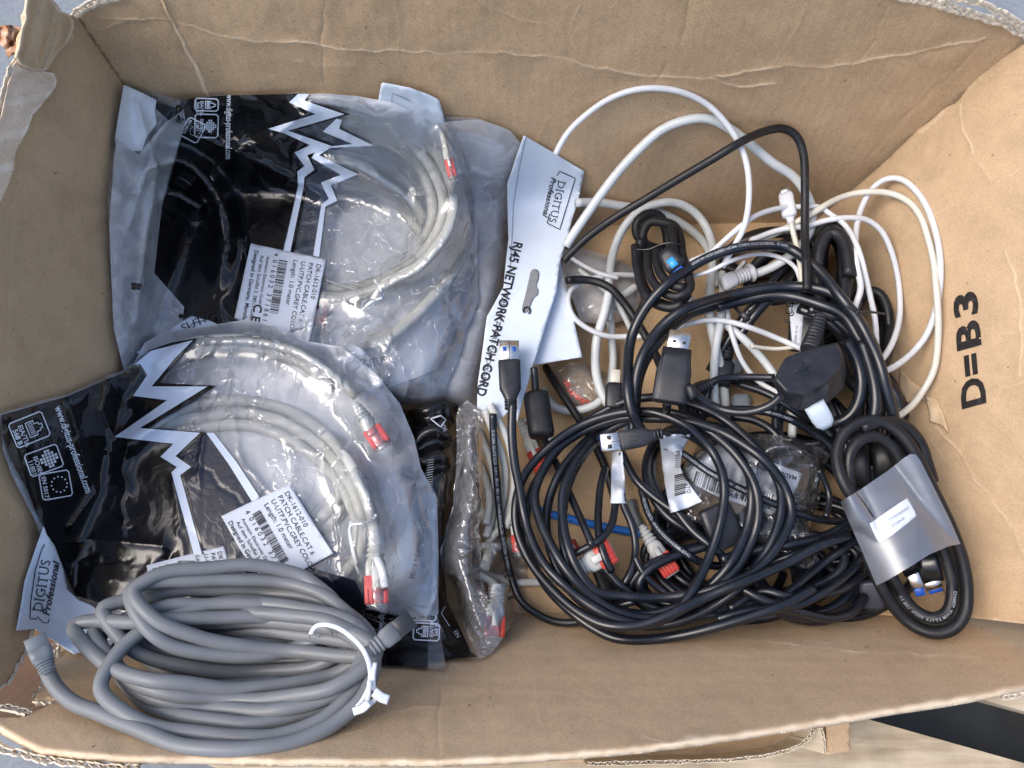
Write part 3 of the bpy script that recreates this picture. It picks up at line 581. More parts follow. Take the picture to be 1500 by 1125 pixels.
def corrugated(name, path, th, zf, parent, depth=.012, wave=9, jag=1.0, lw=1.7, seed=1, mat='pulp'):
    P = densify(path, 1.6, False); T = np.gradient(P, axis=0); T /= np.linalg.norm(T, axis=1)[:, None] + 1e-9; N = np.stack([-T[:, 1], T[:, 0]], 1)
    s = np.arange(len(P)) * 1.6; mb = MB()
    ribbon(mb, P + N * th / 2, lw, zf, depth, jag, seed); ribbon(mb, P - N * th / 2, lw, zf, depth, jag, seed + 20)
    ribbon(mb, P + N * (np.sin(s / wave * 2 * math.pi + 1.2 * vn(s, 0 * s, 40, seed)) * th * .34)[:, None], 1.2, lambda x, y: zf(x, y) - .001, depth, jag * .3, seed + 40)
    return mb.build(name, M[mat], parent, smooth=False)
pz = lambda pl, d=0.0: (lambda x, y: plane_z(PL[pl], x, y) + d)
corrugated('corrugated_edge', [(1300, -12), (1340, -3), (1372, 3), (1420, 17), (1470, 32), (1515, 54)], 8, pz('back', .0015), box, depth=.0016, seed=3, jag=1.6, wave=13, lw=2.6)
corrugated('corrugated_edge', [(1385, -8), (1420, -2), (1450, 8), (1472, 20), (1500, 36)], 6, pz('back', .003), box, depth=.0016, seed=13, jag=2.2, wave=12, lw=2.4)
corrugated('corrugated_edge', [(176, -8), (150, -1), (130, 6), (116, 14), (104, 26)], 7, pz('back', .002), box, depth=.0016, seed=5, jag=2, wave=11, lw=2.4)
corrugated('corrugated_edge', [(38, 60), (26, 84), (14, 104), (8, 128), (2, 158), (-6, 190), (-16, 230)], 9, pz('left', .001), box, depth=.003, seed=7, jag=1.5, wave=15, lw=2)
corrugated('corrugated_edge', [(44, -12), (37, 18), (38, 34), (32, 50)], 4, pz('left', .004), box, depth=.002, seed=8, jag=2, wave=10, lw=2)
corrugated('corrugated_edge', [(-6, 1034), (14, 1036), (30, 1040), (48, 1046)], 6, pz('near', -.001), box, depth=.003, seed=9, jag=1.4, wave=8)
corrugated('corrugated_edge', [(1640, 992), (1500, 1017), (1468, 1023)], 5, pz('near', .001), box, depth=.002, seed=10, jag=1.2, wave=9)
corrugated('corrugated_edge', [(-20, 1088), (10, 1100), (50, 1112), (110, 1120), (200, 1126)], 8, pz('near', -.010), box, depth=.004, seed=11, jag=2.4, wave=14, lw=2.4)
# ragged crumbs of paper round the torn lower left corner, and the board seen through the hole
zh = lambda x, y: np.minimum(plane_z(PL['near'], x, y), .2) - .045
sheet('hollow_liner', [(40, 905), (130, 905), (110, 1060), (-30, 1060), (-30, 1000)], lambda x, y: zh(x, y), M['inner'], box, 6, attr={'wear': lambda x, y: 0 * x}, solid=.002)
for i, (pa_, w__) in enumerate((([(46, 923), (37, 955), (26, 978), (15, 997), (-4, 1016)], 2.4), ([(84, 944), (74, 970), (64, 996), (58, 1010), (50, 1023)], 3.2), ([(48, 1027), (66, 1031), (92, 1027)], 3), ([(-6, 1040), (12, 1042), (34, 1048)], 3.5), ([(70, 948), (78, 944), (84, 950), (82, 962)], 2.2))):
    m_ = MB(); ribbon(m_, pa_, w__, lambda x, y: np.maximum(plane_z(PL['near'], x, y), plane_z(PL['left'], x, y)) + .0015, .002, 2.2, 90 + i); m_.build('torn_fringe', M['pulp'], box, smooth=False)
# a second, flattened carton under the near rim
car = thing('folded_carton', 'second flattened brown carton with open corrugated edge under the near rim', 'carton', (1080, 1110), -.01)
zc = lambda x, y: np.full(np.shape(x), .045)
pth = [(860, 1119), (960, 1117), (1060, 1114), (1120, 1108), (1160, 1098), (1184, 1084), (1193, 1068)]
corrugated('corrugated_edge', pth, 5, zc, car, depth=.03, wave=7, jag=.8, lw=1.1, seed=21)
corrugated('corrugated_edge', [(1202, 1064), (1206, 1080), (1209, 1104)], 4.5, zc, car, depth=.05, wave=7, jag=.8, lw=1.1, seed=23)
sheet('carton_panel', [(700, 1100), (1185, 1040), (1190, 1080), (1160, 1096), (1060, 1111), (860, 1116), (700, 1122)], lambda x, y: .012 + 0 * x, M['kraft2'], car, 8, attr={'wear': lambda x, y: 0 * x}, solid=.003)
sheet('carton_panel', [(1211, 1058), (1245, 1052), (1246, 1100), (1211, 1106)], lambda x, y: .043 + 0 * x, M['kraft2'], car, 5, attr={'wear': lambda x, y: 0 * x}, solid=.004)
hm = HM0.copy()
# ================================================================== left side: bagged patch cords
def puffz(poly, base, puff, sig=28):
    m = pip(poly, GXX, GYY).astype(float); b = blur(m, sig); b = np.clip((b - .45) / .5, 0, 1); return (base + puff * b * b * (3 - 2 * b)) * (m > 0)
def serif_word(mb, x, y, ang, size, zf, word='DIGITUS', off=.0005, fit=None):
    txt(mb, word, x, y, ang, size, zf, off, bold=-.004, sx=.92, space=1.08, fit=fit)
    V, _ = textmesh(word, -.004, 0, 1.08); sx = (fit / (V[:, 0].max() * size)) if fit else .92
    a = math.radians(ang); V2 = []
    adv = 0
    for i, ch in enumerate(word):          # small serifs at the stems
        Vp, _ = textmesh(word[:i + 1], -.004, 0, 1.08); Vc, _ = textmesh(ch, -.004); xr = Vp[:, 0].max(); xl = xr - (Vc[:, 0].max() - Vc[:, 0].min())
        st = {'D': [(xl + .04, 0), (xl + .04, .7)], 'I': [((xl + xr) / 2, 0), ((xl + xr) / 2, .7)], 'T': [((xl + xr) / 2, 0)], 'U': [(xl + .05, .7), (xr - .05, .7)], 'G': [(xr - .04, .33)], 'S': []}.get(ch, [])
        for sx_, sy_ in st: V2.append((sx_, sy_))
    for sx_, sy_ in V2:
        q = [(-.12, -.02), (.12, -.02), (.12, .035), (-.12, .035)]
        X = np.array([(sx_ + u) * size * sx for u, v in q]); Y = np.array([(sy_ + v) * size for u, v in q])
        px = x + X * math.cos(a) + Y * math.sin(a); py = y + X * math.sin(a) - Y * math.cos(a); mb.add(at(px, py, zf(px, py) + off), [(0, 1, 2, 3)])
def local(x0, y0, ang, pts):
    a = math.radians(ang); return [(x0 + u * math.cos(a) - v * math.sin(a), y0 + u * math.sin(a) + v * math.cos(a)) for u, v in pts]
def barcode(mb, x0, y0, ang, L, H, zf, seed=1, n=46, off=.0005):
    rs = np.random.RandomState(seed); u = 0; wds = rs.choice([1, 1, 2, 3], n * 2).astype(float); wds *= L / wds.sum()
    for k in range(0, 2 * n, 2):
        q = local(x0, y0, ang, [(u, 0), (u + wds[k], 0), (u + wds[k], H), (u, H)]); quadp(mb, q, zf, off); u += wds[k] + wds[k + 1]
def sticker(parent, poly, x0, y0, ang, size, G, H, seed=1, full=True, off=.0012):
    """a printed white product label; (x0, y0) is the first line's start, text runs at ang, lines step across"""
    zf = lambda x, y: samp(G, x, y) + off
    lb = sheet('product_label', poly, zf, M['paper'], parent, 5, solid=.00015)
    mb = MB(); z2 = zf; s = size
    def line(t, u, v, k=1.0, b=.0, **kw): q = local(x0, y0, ang, [(u, v)])[0]; txt(mb, t, q[0], q[1], ang, s * k, z2, .0004, bold=b, **kw)
    line('DK-1612-010', 0, 0); line('PATCH CABLE,CAT 6', 0, 11.5); line('U-UTP,PVC,GREY COLOR', 0, 23); line('Length: 1.0 meter', 0, 34.5)
    q = local(x0, y0, ang, [(4, 43)])[0]; barcode(mb, q[0], q[1], ang, H * .86, 13, z2, seed)
    line('4  0 1 6 0 3 2   3 7 1 8 6 1', -5, 64, 1.02); line('Assmann Electronic GmbH', 2, 74, .72); line('Auf dem Schüffel 3, 58513 Lüdenscheid', 2, 83, .78)
    line('Designed in Germany. Manufactured in P.R.C.', -4, 93, .9, .01)
    line('C E', H * .80, 80, 1.9, .02)
    mb.build('label_print', M['ink'], lb, smooth=False); return lb
def icons(parent, items, G, off=.0017):
    zf = lambda x, y: samp(G, x, y) + off; mb = MB()
    for kind, x, y, ang, w_, h_ in items:
        P = local(x, y, ang, [(0, 3), (3, 0), (w_ - 3, 0), (w_, 3), (w_, h_ - 3), (w_ - 3, h_), (3, h_), (0, h_ - 3)]); stroke(mb, P, 1.8, zf, 0, True)
        c = local(x, y, ang, [(w_ / 2, h_ * .36)])[0]
        def T(t, u, v, s): q = local(x, y, ang, [(u, v)])[0]; txt(mb, t, q[0], q[1], ang, s, zf, 0, bold=.02)
        if kind == 0:
            stroke(mb, local(x, y, ang, [(w_ * .22, h_ * .55), (w_ * .22, h_ * .32), (w_ * .36, h_ * .32), (w_ * .36, h_ * .2), (w_ * .44, h_ * .2), (w_ * .44, h_ * .12), (w_ * .6, h_ * .12), (w_ * .6, h_ * .2), (w_ * .68, h_ * .2), (w_ * .68, h_ * .32), (w_ * .8, h_ * .32), (w_ * .8, h_ * .55)]), 1.6, zf, 0, True)
            for k in range(7): stroke(mb, local(x, y, ang, [(w_ * (.29 + k * .07), h_ * .5), (w_ * (.29 + k * .07), h_ * .36)]), 1.1, zf, 0)
            T('EIA/TIA', w_ * .2, h_ * .77, h_ * .2); T('568 B', w_ * .28, h_ * .95, h_ * .2)
        elif kind == 1:
            for k in range(6):
                for m_ in range(6):
                    dx, dy = (k - 2.5) / 2.5, (m_ - 2.5) / 2.5
                    if dx * dx + dy * dy < 1.25: q0 = (w_ / 2 + dx * h_ * .23, h_ * .34 + dy * h_ * .23); u = h_ * .036; quadp(mb, local(x, y, ang, [(q0[0] - u, q0[1] - u), (q0[0] + u, q0[1] - u), (q0[0] + u, q0[1] + u), (q0[0] - u, q0[1] + u)]), zf, 0)
            T('ISO/IEC', w_ * .2, h_ * .77, h_ * .19); T('11801', w_ * .28, h_ * .95, h_ * .19)
        else:
            for k in range(12):
                b = k * math.pi / 6; q0 = (w_ / 2 + h_ * .26 * math.cos(b), h_ * .38 + h_ * .26 * math.sin(b)); u = h_ * .035
                quadp(mb, local(x, y, ang, [(q0[0] - u, q0[1]), (q0[0], q0[1] - u), (q0[0] + u, q0[1]), (q0[0], q0[1] + u)]), zf, 0)
            T('EN 50173', w_ * .1, h_ * .92, h_ * .2)
    return mb.build('standards_icons', M['white_ink'], parent, smooth=False)
def rj45(parent, p0, p1, wpx, boot, cover, z=None, name='connector', lever=True, tip=None, z1=None, roll=0):
    """network plug from its cable end p0 to its tip p1: ribbed boot, coloured clip cover, clear plug"""
    if z is None: z = max(hz(*p0), hz(*p1)) + wpx * .35 * mpp(*p0, .05)
    fr = Fr(p0, p1, z, z if z1 is None else z1, roll); L = fr.L; h = wpx / 2
    b = mk(name, *loft(fr, [(0, h * .42, h * .42, 2), (L * .1, h * .5, h * .46, 2.4), (L * .34, h * .62, h * .52, 3), (L * .42, h * .86, h * .62, 5), (L * .66, h * .9, h * .66, 7), (L * .67, h * .7, h * .5, 7)]), boot, parent)
    mb = MB()
    for k in range(4): mb.add(*loft(fr, [(L * (.06 + k * .075), h * (.5 + .06 * k), h * (.5 + .03 * k), 3), (L * (.085 + k * .075), h * (.6 + .06 * k), h * (.56 + .03 * k), 3), (L * (.1 + k * .075), h * (.6 + .06 * k), h * (.56 + .03 * k), 3), (L * (.115 + k * .075), h * (.5 + .06 * k), h * (.5 + .03 * k), 3)], 16))
    mb.build('strain_relief', boot, b)
    if cover:
        mb = MB(); mb.add(*fbox(fr, L * .6, L * .97, -h, h, -h * .72, h * .78, 1.2))
        for k in range(5): mb.add(*fbox(fr, L * .78, L * .985, -h * .8 + k * h * .36, -h * .8 + k * h * .36 + h * .14, h * .74, h * .82, .2))
        mb.build('clip_cover', cover, b)
        if lever: MB().add(*fbox(fr, L * .45, L * .78, -h * .3, h * .3, h * .6, h * .98, .8)).build('latch', boot, b)
    MB().add(*fbox(fr, L * .64, L, -h * .84, h * .84, -h * .6, h * .6, .6)).build('plug_tip', tip or M['clear'], b)
    stamp_poly([tuple(p0), tuple(p1), (p1[0] + 1, p1[1] + 1)], z + h * .6 * fr.m)
    k = np.linspace(0, 1, 9); 
    for t in k: stamp_tube([(p0[0] * (1 - t) + p1[0] * t, p0[1] * (1 - t) + p1[1] * t)], [z], h * .7 * fr.m, h)
    return b

# ---- a hazy bag below, with its blank hang tab sticking out at the top
b3 = thing('cable_bag', 'hazy bag mostly hidden, its blank pale hang tab poking up at the far wall', 'plastic bag', (620, 260), .03, 'bagged patch cords')
pA3 = [(553, 150), (650, 172), (700, 172), (742, 188), (758, 210), (735, 300), (716, 420), (700, 540), (660, 590), (480, 590), (300, 560), (240, 400), (300, 200)]
G = drape(pA3, 16, .001, 26, .003, 31, minz=puffz(pA3, .012, .022)); sheet('bag_film', smooth_poly(rag(pA3, 2, 12, 3), 1), gf(G), M['frost'], b3, 5); stamp_sheet(pA3, G)
pt = [(559, 121), (600, 128), (628, 138), (643, 146), (646, 156), (656, 192), (640, 206), (600, 212), (560, 200), (553, 158)]
G = drape(pt, 8, .003, 6, .0015, 5); sheet('hang_tab', smooth_poly(rag(pt, .8, 10, 3), 1), gf(G), M['card'], b3, 5, solid=.0003); stamp_sheet(pt, G)
stroke(mbt := MB(), [(573, 156), (575, 137), (588, 142), (601, 148)], .8, gf(G + .0004)); mbt.build('tab_print', M['inkgrey'], b3, smooth=False)
pw = [(575, 200), (650, 190), (700, 196), (740, 212), (735, 232), (700, 300), (690, 330), (640, 300)]
G = drape(pw, 10, .002, 8, .002, 6, minz=.03); sheet('white_insert', rag(pw, 1, 12, 3), gf(G), M['card'], b3, 6, solid=.0003); stamp_sheet(pw, G)

# ---- bag under the top one, with the big white header card
b2 = thing('cable_bag', 'hazy bag with big white card header reading RJ45 network patch cord, in the middle', 'plastic bag', (700, 400), .03, 'bagged patch cords')
pA2 = [(640, 180), (705, 174), (746, 190), (768, 214), (758, 300), (748, 400), (722, 520), (702, 600), (640, 600), (560, 600), (480, 590), (440, 480), (560, 300)]
G = drape(pA2, 12, .001, 46, .0045, 33, wid=8, minz=puffz(pA2, .03, .018)); sheet('bag_film', smooth_poly(rag(pA2, 2, 12, 3), 1), gf(G), M['frost'], b2, 4); stamp_sheet(pA2, G)
pc2 = [(800, 330), (822, 386), (832, 432), (853, 523), (815, 529), (780, 535), (765, 480)]
G = drape(pc2, 12, .002, 3, .001, 8, minz=.035); sheet('header_card', pc2, gf(G), M['card'], b2, 6, solid=.0004); stamp_sheet(pc2, G)
pc = [(767, 199), (810, 224), (856, 252), (846, 296), (820, 387), (815, 428), (780, 535), (758, 618), (752, 592), (738, 611), (716, 604), (699, 598), (700, 560), (713, 463), (738, 420), (745, 350), (743, 270)]
G = drape(pc, 16, .0015, 7, .002, 12, wid=16, minz=.045, length=(120, 260)); Gc = G; cd = sheet('header_card', rag(pc, .7, 14, 2), gf(G), M['card'], b2, 5, solid=.0004); stamp_sheet(pc, G)
mb = MB(); zc_ = gf(G)
txt(mb, 'RJ45 NETWORK PATCH CORD', 753, 353, 103.8, 19, zc_, .0006, bold=.025, fit=232)
txt(mb, 'RJ45 NETZWERK PATCHKABEL', 738, 430, 104.5, 9, zc_, .0006, fit=140)
serif_word(mb, 818, 264, 103, 15, zc_, fit=62)
txt(mb, 'Professional', 808, 259, 103, 11, zc_, .0006, bold=.02, shear=.25, fit=60)
stroke(mb, K(780, 100, [(135, 590), (150, 567), (235, 605), (150, 885), (80, 850), (95, 800)]), 1.3, zc_, .0006)
mb.build('header_print', M['ink'], cd, smooth=False)
hp = K(500, 380, [(1040, 60), (1065, 50), (1088, 65), (1085, 110), (1072, 145), (1084, 165), (1082, 195), (1060, 208), (1045, 240), (1030, 285), (1010, 295), (992, 282), (992, 262), (1012, 190), (1030, 110)])
sheet('hang_hole', smooth_poly(hp, 1), lambda x, y: zc_(x, y) + .0005, plain('grey film seen through the slot', (.22, .23, .24), .3), cd, 3, solid=.0001)
mb = MB(); txt(mb, 'C', 768, 447, 104, 16, zc_, .0012, bold=.03); mb.build('slot_print', M['ink'], cd, smooth=False)
stroke(mb2 := MB(), [(771, 200), (762, 240), (752, 300), (750, 350), (747, 400)], .9, zc_, .0006); mb2.build('stitched_seam', M['inkgrey'], cd, smooth=False)

# ---- top bag (A): back film, cord, plugs, front film, print
bA = thing('cable_bag', 'upper bag of grey patch cord with black print, white zigzag and product label', 'plastic bag', (430, 330), .05, 'bagged patch cords')
pAb = [(196, 170), (262, 145), (320, 139), (445, 137), (520, 142), (570, 150), (640, 180), (668, 230), (690, 330), (688, 440), (640, 540), (520, 590), (300, 580), (186, 560), (168, 480), (160, 300), (172, 240)]
G = drape(pAb, 16, .001, 20, .003, 41, minz=puffz(pAb, .045, .012)); sheet('back_film', rag(pAb, 1.5, 14, 4), gf(G), M['backing'], bA, 7); stamp_sheet(pAb, G)
def ringpts(cx, cy, rx, ry, a0, a1, n=14, rot=0, z=0):
    o = []; c, s = math.cos(math.radians(rot)), math.sin(math.radians(rot))
    for k in range(n + 1):
        a = math.radians(a0 + (a1 - a0) * k / n); u, v = rx * math.cos(a), ry * math.sin(a); o.append((cx + u * c - v * s, cy + u * s + v * c, z))
    return o
cA = thing('patch_cord', 'light grey patch cord coiled inside the upper bag', 'cable', (520, 300), .05, 'light grey patch cords with red plugs')
mb = MB()
for pts in reversed([K(450, 110, [(-60, 160), (60, 135), (200, 150), (330, 185), (480, 240), (620, 330), (720, 440), (790, 580), (810, 700), (780, 840), (700, 960), (600, 1060), (480, 1120)]) + [(540, 428), (490, 436), (440, 430)],
            K(450, 110, [(-60, 200), (80, 190), (250, 215), (400, 260), (540, 350), (650, 460), (720, 580), (752, 700), (735, 820), (670, 940), (590, 1020), (440, 1110)]) + [(545, 415), (500, 424), (450, 420)],
            K(450, 110, [(180, 260), (330, 290), (470, 360), (590, 470), (660, 600), (690, 710), (680, 830), (620, 930)]),
            K(450, 110, [(60, 460), (250, 480), (400, 560), (520, 640), (600, 720), (650, 810)]), K(450, 110, [(150, 560), (300, 590), (420, 650), (520, 730), (600, 830), (640, 880)]),
            [(690, 330), (676, 380), (640, 430), (600, 470), (560, 500), (500, 520)], [(655, 400), (630, 440), (590, 480), (540, 500)],
            [(200, 250), (260, 232), (300, 260), (330, 330), (320, 420)], [(215, 300), (250, 280), (290, 300)]]):
    C, r = lay(pts, 17, cap=.11); C = resample(C, r * .8); mb.add(*tube(C, r, 12))
mb.build('jacket', M['patch'], cA)
M['red_in'] = clearp('red plastic in the bag', (.60, .12, .12), .1, .5)
rj45(cA, (647, 195), (664, 262), 13, M['patch'], M['red_in'], name='connector')
rj45(cA, (476, 405), (468, 480), 17, M['patch'], M['red_in'], name='connector')
cb_, rb_ = lay([(477, 410), (498, 418), (520, 424)], 3, cap=.13)
mb = MB(); mb.add(*tube(cb_, rb_, 8))
for pts in (K(500, 380, [(180, 110), (215, 160), (225, 210), (190, 240), (120, 270), (60, 290), (0, 330)]), K(500, 380, [(225, 210), (160, 240), (60, 340), (0, 420)])):
    C, r = lay(pts, 4, cap=.13); mb.add(*tube(C, r, 8, flat=.5))
mb.build('twist_tie', M['tie'], cA)
pAf = [(180, 126), (215, 135), (262, 146), (320, 139), (445, 136), (520, 142), (590, 158), (650, 180), (676, 220), (700, 320), (700, 440), (672, 520), (640, 600), (540, 600), (300, 590), (184, 560), (166, 480), (158, 330), (163, 240), (170, 180)]
GA = drape(pAf, 8, .0012, 90, .0013, 45, wid=4.5, minz=puffz(pAf, .05, .02, 40), length=(40, 200))
GA = GA + folds([(262, 150), (440, 140), (430, 380), (340, 480), (190, 520)], 9, .0035, 77, 14, length=(80, 240))
# two deep pleats in the black print, and the crumpled left edge
for path, wd, dep in (([(262, 170), (300, 205), (350, 225), (430, 262), (470, 285)], 9, .007), ([(346, 222), (400, 200), (450, 165)], 7, .005), ([(350, 345), (362, 380), (350, 440)], 8, .004), ([(330, 290), (318, 320), (330, 350)], 7, .004), ([(200, 150), (230, 250), (215, 340), (200, 470)], 8, .006), ([(262, 160), (230, 200), (190, 330)], 7, .005)):
    D = polydist(path, GXX, GYY); GA = GA + dep * np.exp(-D / wd) 
stamp_sheet(pAf, GA)
sheet('bag_film', smooth_poly(rag(pAf, 2, 10, 6), 1), gf(GA), M['film'], bA, 3.4)
gA = gf(GA)
pBl = [(264, 146), (320, 140), (445, 137)] + K(150, 110, [(1085, 108), (1110, 135), (1135, 200), (1000, 300), (1125, 385), (1060, 425), (1100, 500), (1070, 535), (1072, 610), (985, 960)]) + [(405, 380), (372, 470), (330, 480), (240, 520), (196, 560), (186, 540)] + K(150, 340, [(110, 700), (150, 560), (130, 420), (160, 300), (150, 120)]) + K(150, 110, [(280, 980), (340, 700), (390, 520), (440, 320), (300, 190), (290, 150), (400, 180)])
sheet('black_print', pBl, lambda x, y: gA(x, y) + .0011, M['bag_black'], bA, 3.0)
bnd = K(150, 110, [(1075, 103), (1135, 103), (1110, 140), (1330, 215), (1020, 305), (1260, 390), (1125, 440), (1165, 520), (1110, 560), (1105, 620), (1030, 980), (992, 980), (1075, 610), (1070, 530), (1110, 500), (1055, 425), (1140, 385), (1000, 320), (910, 295), (1170, 215), (1025, 150)])
bnk = K(150, 110, [(1135, 100), (1118, 138), (1362, 215), (1060, 305), (1285, 390), (1135, 452), (1182, 530), (1122, 565), (1118, 622), (1050, 985), (1025, 980), (1095, 620), (1100, 560), (1150, 520), (1110, 440), (1240, 390), (1000, 300), (1300, 215), (1095, 140), (1110, 103)])
sheet('zigzag_edge', bnk, lambda x, y: gA(x, y) + .0017, M['bag_black'], bA, 3.2)
sheet('zigzag_band', bnd, lambda x, y: gA(x, y) + .0023, M['bag_band'], bA, 3.2)
tin = K(150, 110, [(1110, 140), (1330, 215), (1040, 305), (1260, 390), (1140, 445), (1180, 520), (1120, 565), (1110, 622), (1050, 960), (1170, 990), (1210, 715), (1250, 680), (1200, 590), (1320, 548), (1160, 440), (1380, 385), (1210, 310), (1300, 250)])
sheet('tinted_panel', tin, lambda x, y: gA(x, y) + .0010, M['smoke'], bA, 3.4)
bn2 = K(150, 110, [(1285, 240), (1315, 245), (1300, 295), (1490, 388), (1250, 400), (1190, 440), (1405, 545), (1255, 605), (1290, 690), (1225, 722), (1190, 1000), (1158, 990), (1203, 710), (1243, 680), (1200, 590), (1310, 548), (1150, 455), (1180, 400), (1375, 378), (1210, 310)])
sheet('zigzag_band', bn2, lambda x, y: gA(x, y) + .0018, M['bag_band'], bA, 3.4)
icons(bA, [(0, 320, 145, 92, 18, 34), (1, 320, 168, 92, 34, 34), (2, 302, 184, 118, 30, 28)], GA)
mb = MB(); txt(mb, 'www.digitus-professional.com', 332, 139, 91, 13.5, gA, .0018, bold=.015, fit=94); mb.build('web_address', M['white_ink'], bA, smooth=False)
pwf = K(0, 0, [(680, 466), (760, 500), (860, 550), (850, 610), (860, 680), (800, 760), (780, 830), (640, 830), (632, 760), (650, 640)])
sheet('bag_corner', pwf, lambda x, y: gA(x, y) + .0022 + .0015 * vn(x, y, 16, 9), M['backing'], bA, 3)
pfr = K(0, 0, [(640, 760), (760, 850), (900, 680), (1010, 600), (1020, 680), (960, 860), (890, 1120)]) + [(226, 400), (270, 450), (262, 500), (215, 560), (186, 560), (166, 480), (160, 330), (166, 240)]
sheet('folded_film_edge', pfr, lambda x, y: gA(x, y) + .0022 + .0015 * vn(x, y, 22, 71), M['frost'], bA, 3.6)
stA = K(150, 340, [(815, 62), (1228, 150), (1135, 612), (960, 580), (725, 470)])
Gs = blur(dilate(GA, 8), 8) + .0015
lbA = sticker(bA, stA, 464, 386, 100, 9.4, Gs, 92, 3, off=0)
GAx = np.maximum(GA, 0); m = pip(stA, GXX, GYY); hm[m] = np.maximum(hm[m], Gs[m] + .0004)

# ---- small header cards peeping out between the bags
bS = thing('cable_bag', 'bag sandwiched between the two big ones, only parts of its white card showing', 'plastic bag', (420, 520), .05, 'bagged patch cords')
p1 = K(150, 340, [(490, 460), (400, 510), (300, 590), (190, 660), (240, 690), (420, 650), (620, 600), (700, 540), (600, 490)])
G = drape(p1, 6, .0025, 3, .001, 3); h1 = sheet('header_card', p1, gf(G), M['card'], bS, 4, solid=.0003); stamp_sheet(p1, G)
mb = MB(); txt(mb, 'SUTIG', 268, 487, -24, 17, gf(G), .0005, fit=52); stroke(mb, K(150, 340, [(390, 600), (430, 560), (500, 500), (560, 485)]), 1.2, gf(G), .0005); mb.build('header_print', M['ink'], h1, smooth=False)
p2 = K(500, 380, [(0, 490), (70, 462), (110, 480), (150, 530), (190, 600), (240, 700), (60, 700), (0, 600)])
G = drape(p2, 6, .0025, 3, .001, 4); h2 = sheet('header_card', p2, gf(G), M['card'], bS, 4, solid=.0003); stamp_sheet(p2, G)
mb = MB(); txt(mb, 'DIGITUS', 520, 543, -12, 18, gf(G), .0005, fit=48); stroke(mb, K(500, 380, [(20, 580), (60, 560), (140, 545)]), 1.0, gf(G), .0005); mb.build('header_print', M['ink'], h2, smooth=False)
p3 = [(440, 480), (506, 500), (504, 520), (440, 505)]
p4 = [(420, 470), (500, 440), (560, 470), (600, 560), (580, 640), (500, 600), (440, 520)]
G = drape(p4, 8, .002, 34, .005, 14, wid=6); sheet('bag_film', rag(p4, 2, 10, 5), gf(G), M['film'], bS, 3.4); stamp_sheet(p4, G)

# ---- narrow bags to the right: black foil one and crumpled clear one with cords
bC = thing('cable_bag', 'glossy black bag edge with ripples and recycling mark, right of the lower big bag', 'plastic bag', (640, 720), .02, 'bagged patch cords')
pC = K(500, 380, [(370, 830), (560, 770), (640, 800), (650, 900), (640, 1000), (650, 1120)]) + [(672, 700), (664, 760), (650, 830), (655, 880), (690, 955), (700, 962), (655, 965), (600, 970), (560, 930), (560, 700)]
G = drape(pC, 10, .001, 0, minz=puffz(pC, .03, .025, 16)); G = G + .004 * np.sin((GYY - .35 * np.abs(GXX - 640) + 8 * vn(GXX, GYY, 25, 4)) / 5.5) * np.clip((730 - GYY) / 60, 0, 1) + folds(pC, 20, .006, 8, 8)
sheet('black_print', pC, gf(G), M['bag_black'], bC, 3.2); stamp_sheet(pC, G); GC = G
mb = MB(); q = K(500, 380, [(490, 875), (545, 858), (575, 880), (545, 920)]); stroke(mb, q, 2, gf(G), .0008, True); txt(mb, 'DE', 646, 624, 60, 8, gf(G), .0008); mb.build('recycling_mark', M['white_ink'], bC, smooth=False); mb = MB()
stroke(mb, K(300, 800, [(1320, 330), (1300, 370), (1345, 440)]), 1.2, gf(G), .0008); txt(mb, 'EN', 664, 925, 60, 9, gf(G), .0008); mb.build('corner_print', M['white_ink'], bC, smooth=False)

M['crumple'] = film('crumpled clear film', .16, (.98, .985, .997), .06, .06, 1.2, crk=1.8)
gD = 'light grey patch cords with red plugs'
cD = thing('patch_cord', 'light grey patch cord with tangled loops standing right of the crumpled clear bag', 'cable', (740, 740), .01, gD)
mb = MB()
for pts in (K(600, 560, [(410, 150), (470, 300), (520, 450), (520, 620), (480, 800), (430, 900)]), K(600, 560, [(440, 120), (540, 320), (575, 500), (560, 660), (500, 800), (430, 880), (420, 960)]), K(600, 560, [(380, 270), (440, 420), (470, 560), (455, 720), (420, 850)]),
            K(600, 560, [(360, 400), (410, 520), (440, 640), (420, 780)]), K(600, 560, [(640, 200), (700, 290), (780, 320), (850, 340)]),
            K(600, 560, [(300, 890), (420, 900), (500, 905), (580, 900)]), K(600, 560, [(330, 1020), (430, 1050), (540, 1095), (640, 1100), (800, 1095)]), K(600, 560, [(590, 620), (560, 720), (530, 800)])):
    C, r = lay(pts, 11.5, cap=.07); mb.add(*tube(resample(C, r * .9), r, 12))
mb.build('jacket', M['patch'], cD)
rj45(cD, (762, 615), (795, 692), 22, M['patch'], M['red'])
rj45(cD, (752, 745), (762, 810), 20, M['patch'], M['red'])
rj45(cD, (722, 800), (708, 835), 18, M['patch'], None)
cE = thing('patch_cord', 'light grey patch cord end, its red plug pointing straight down at the near wall', 'cable', (728, 880), .01, gD)
C, r = lay([(700, 842), (716, 850), (727, 858), (728, 872)], 11.5, cap=.07); mk('jacket', *tube(resample(C, r * .9), r, 12), M['patch'], cE)
rj45(cE, (728, 856), (724, 935), 30, M['patch'], M['red'])
bD = thing('cable_bag', 'crumpled clear film bag squeezed against the black foil bag, left of the loose cords', 'plastic bag', (690, 800), .02, 'bagged patch cords')
pD = K(600, 560, [(275, 130), (320, 95), (390, 150), (412, 260), (400, 400), (420, 560), (415, 700), (380, 800), (400, 900), (390, 980)]) + K(700, 700, [(0, 500), (20, 560), (60, 700), (90, 800), (130, 880), (80, 960), (20, 990)]) + [(700, 962), (676, 905), (660, 850), (645, 830), (645, 800), (664, 740), (668, 690), (668, 610)]
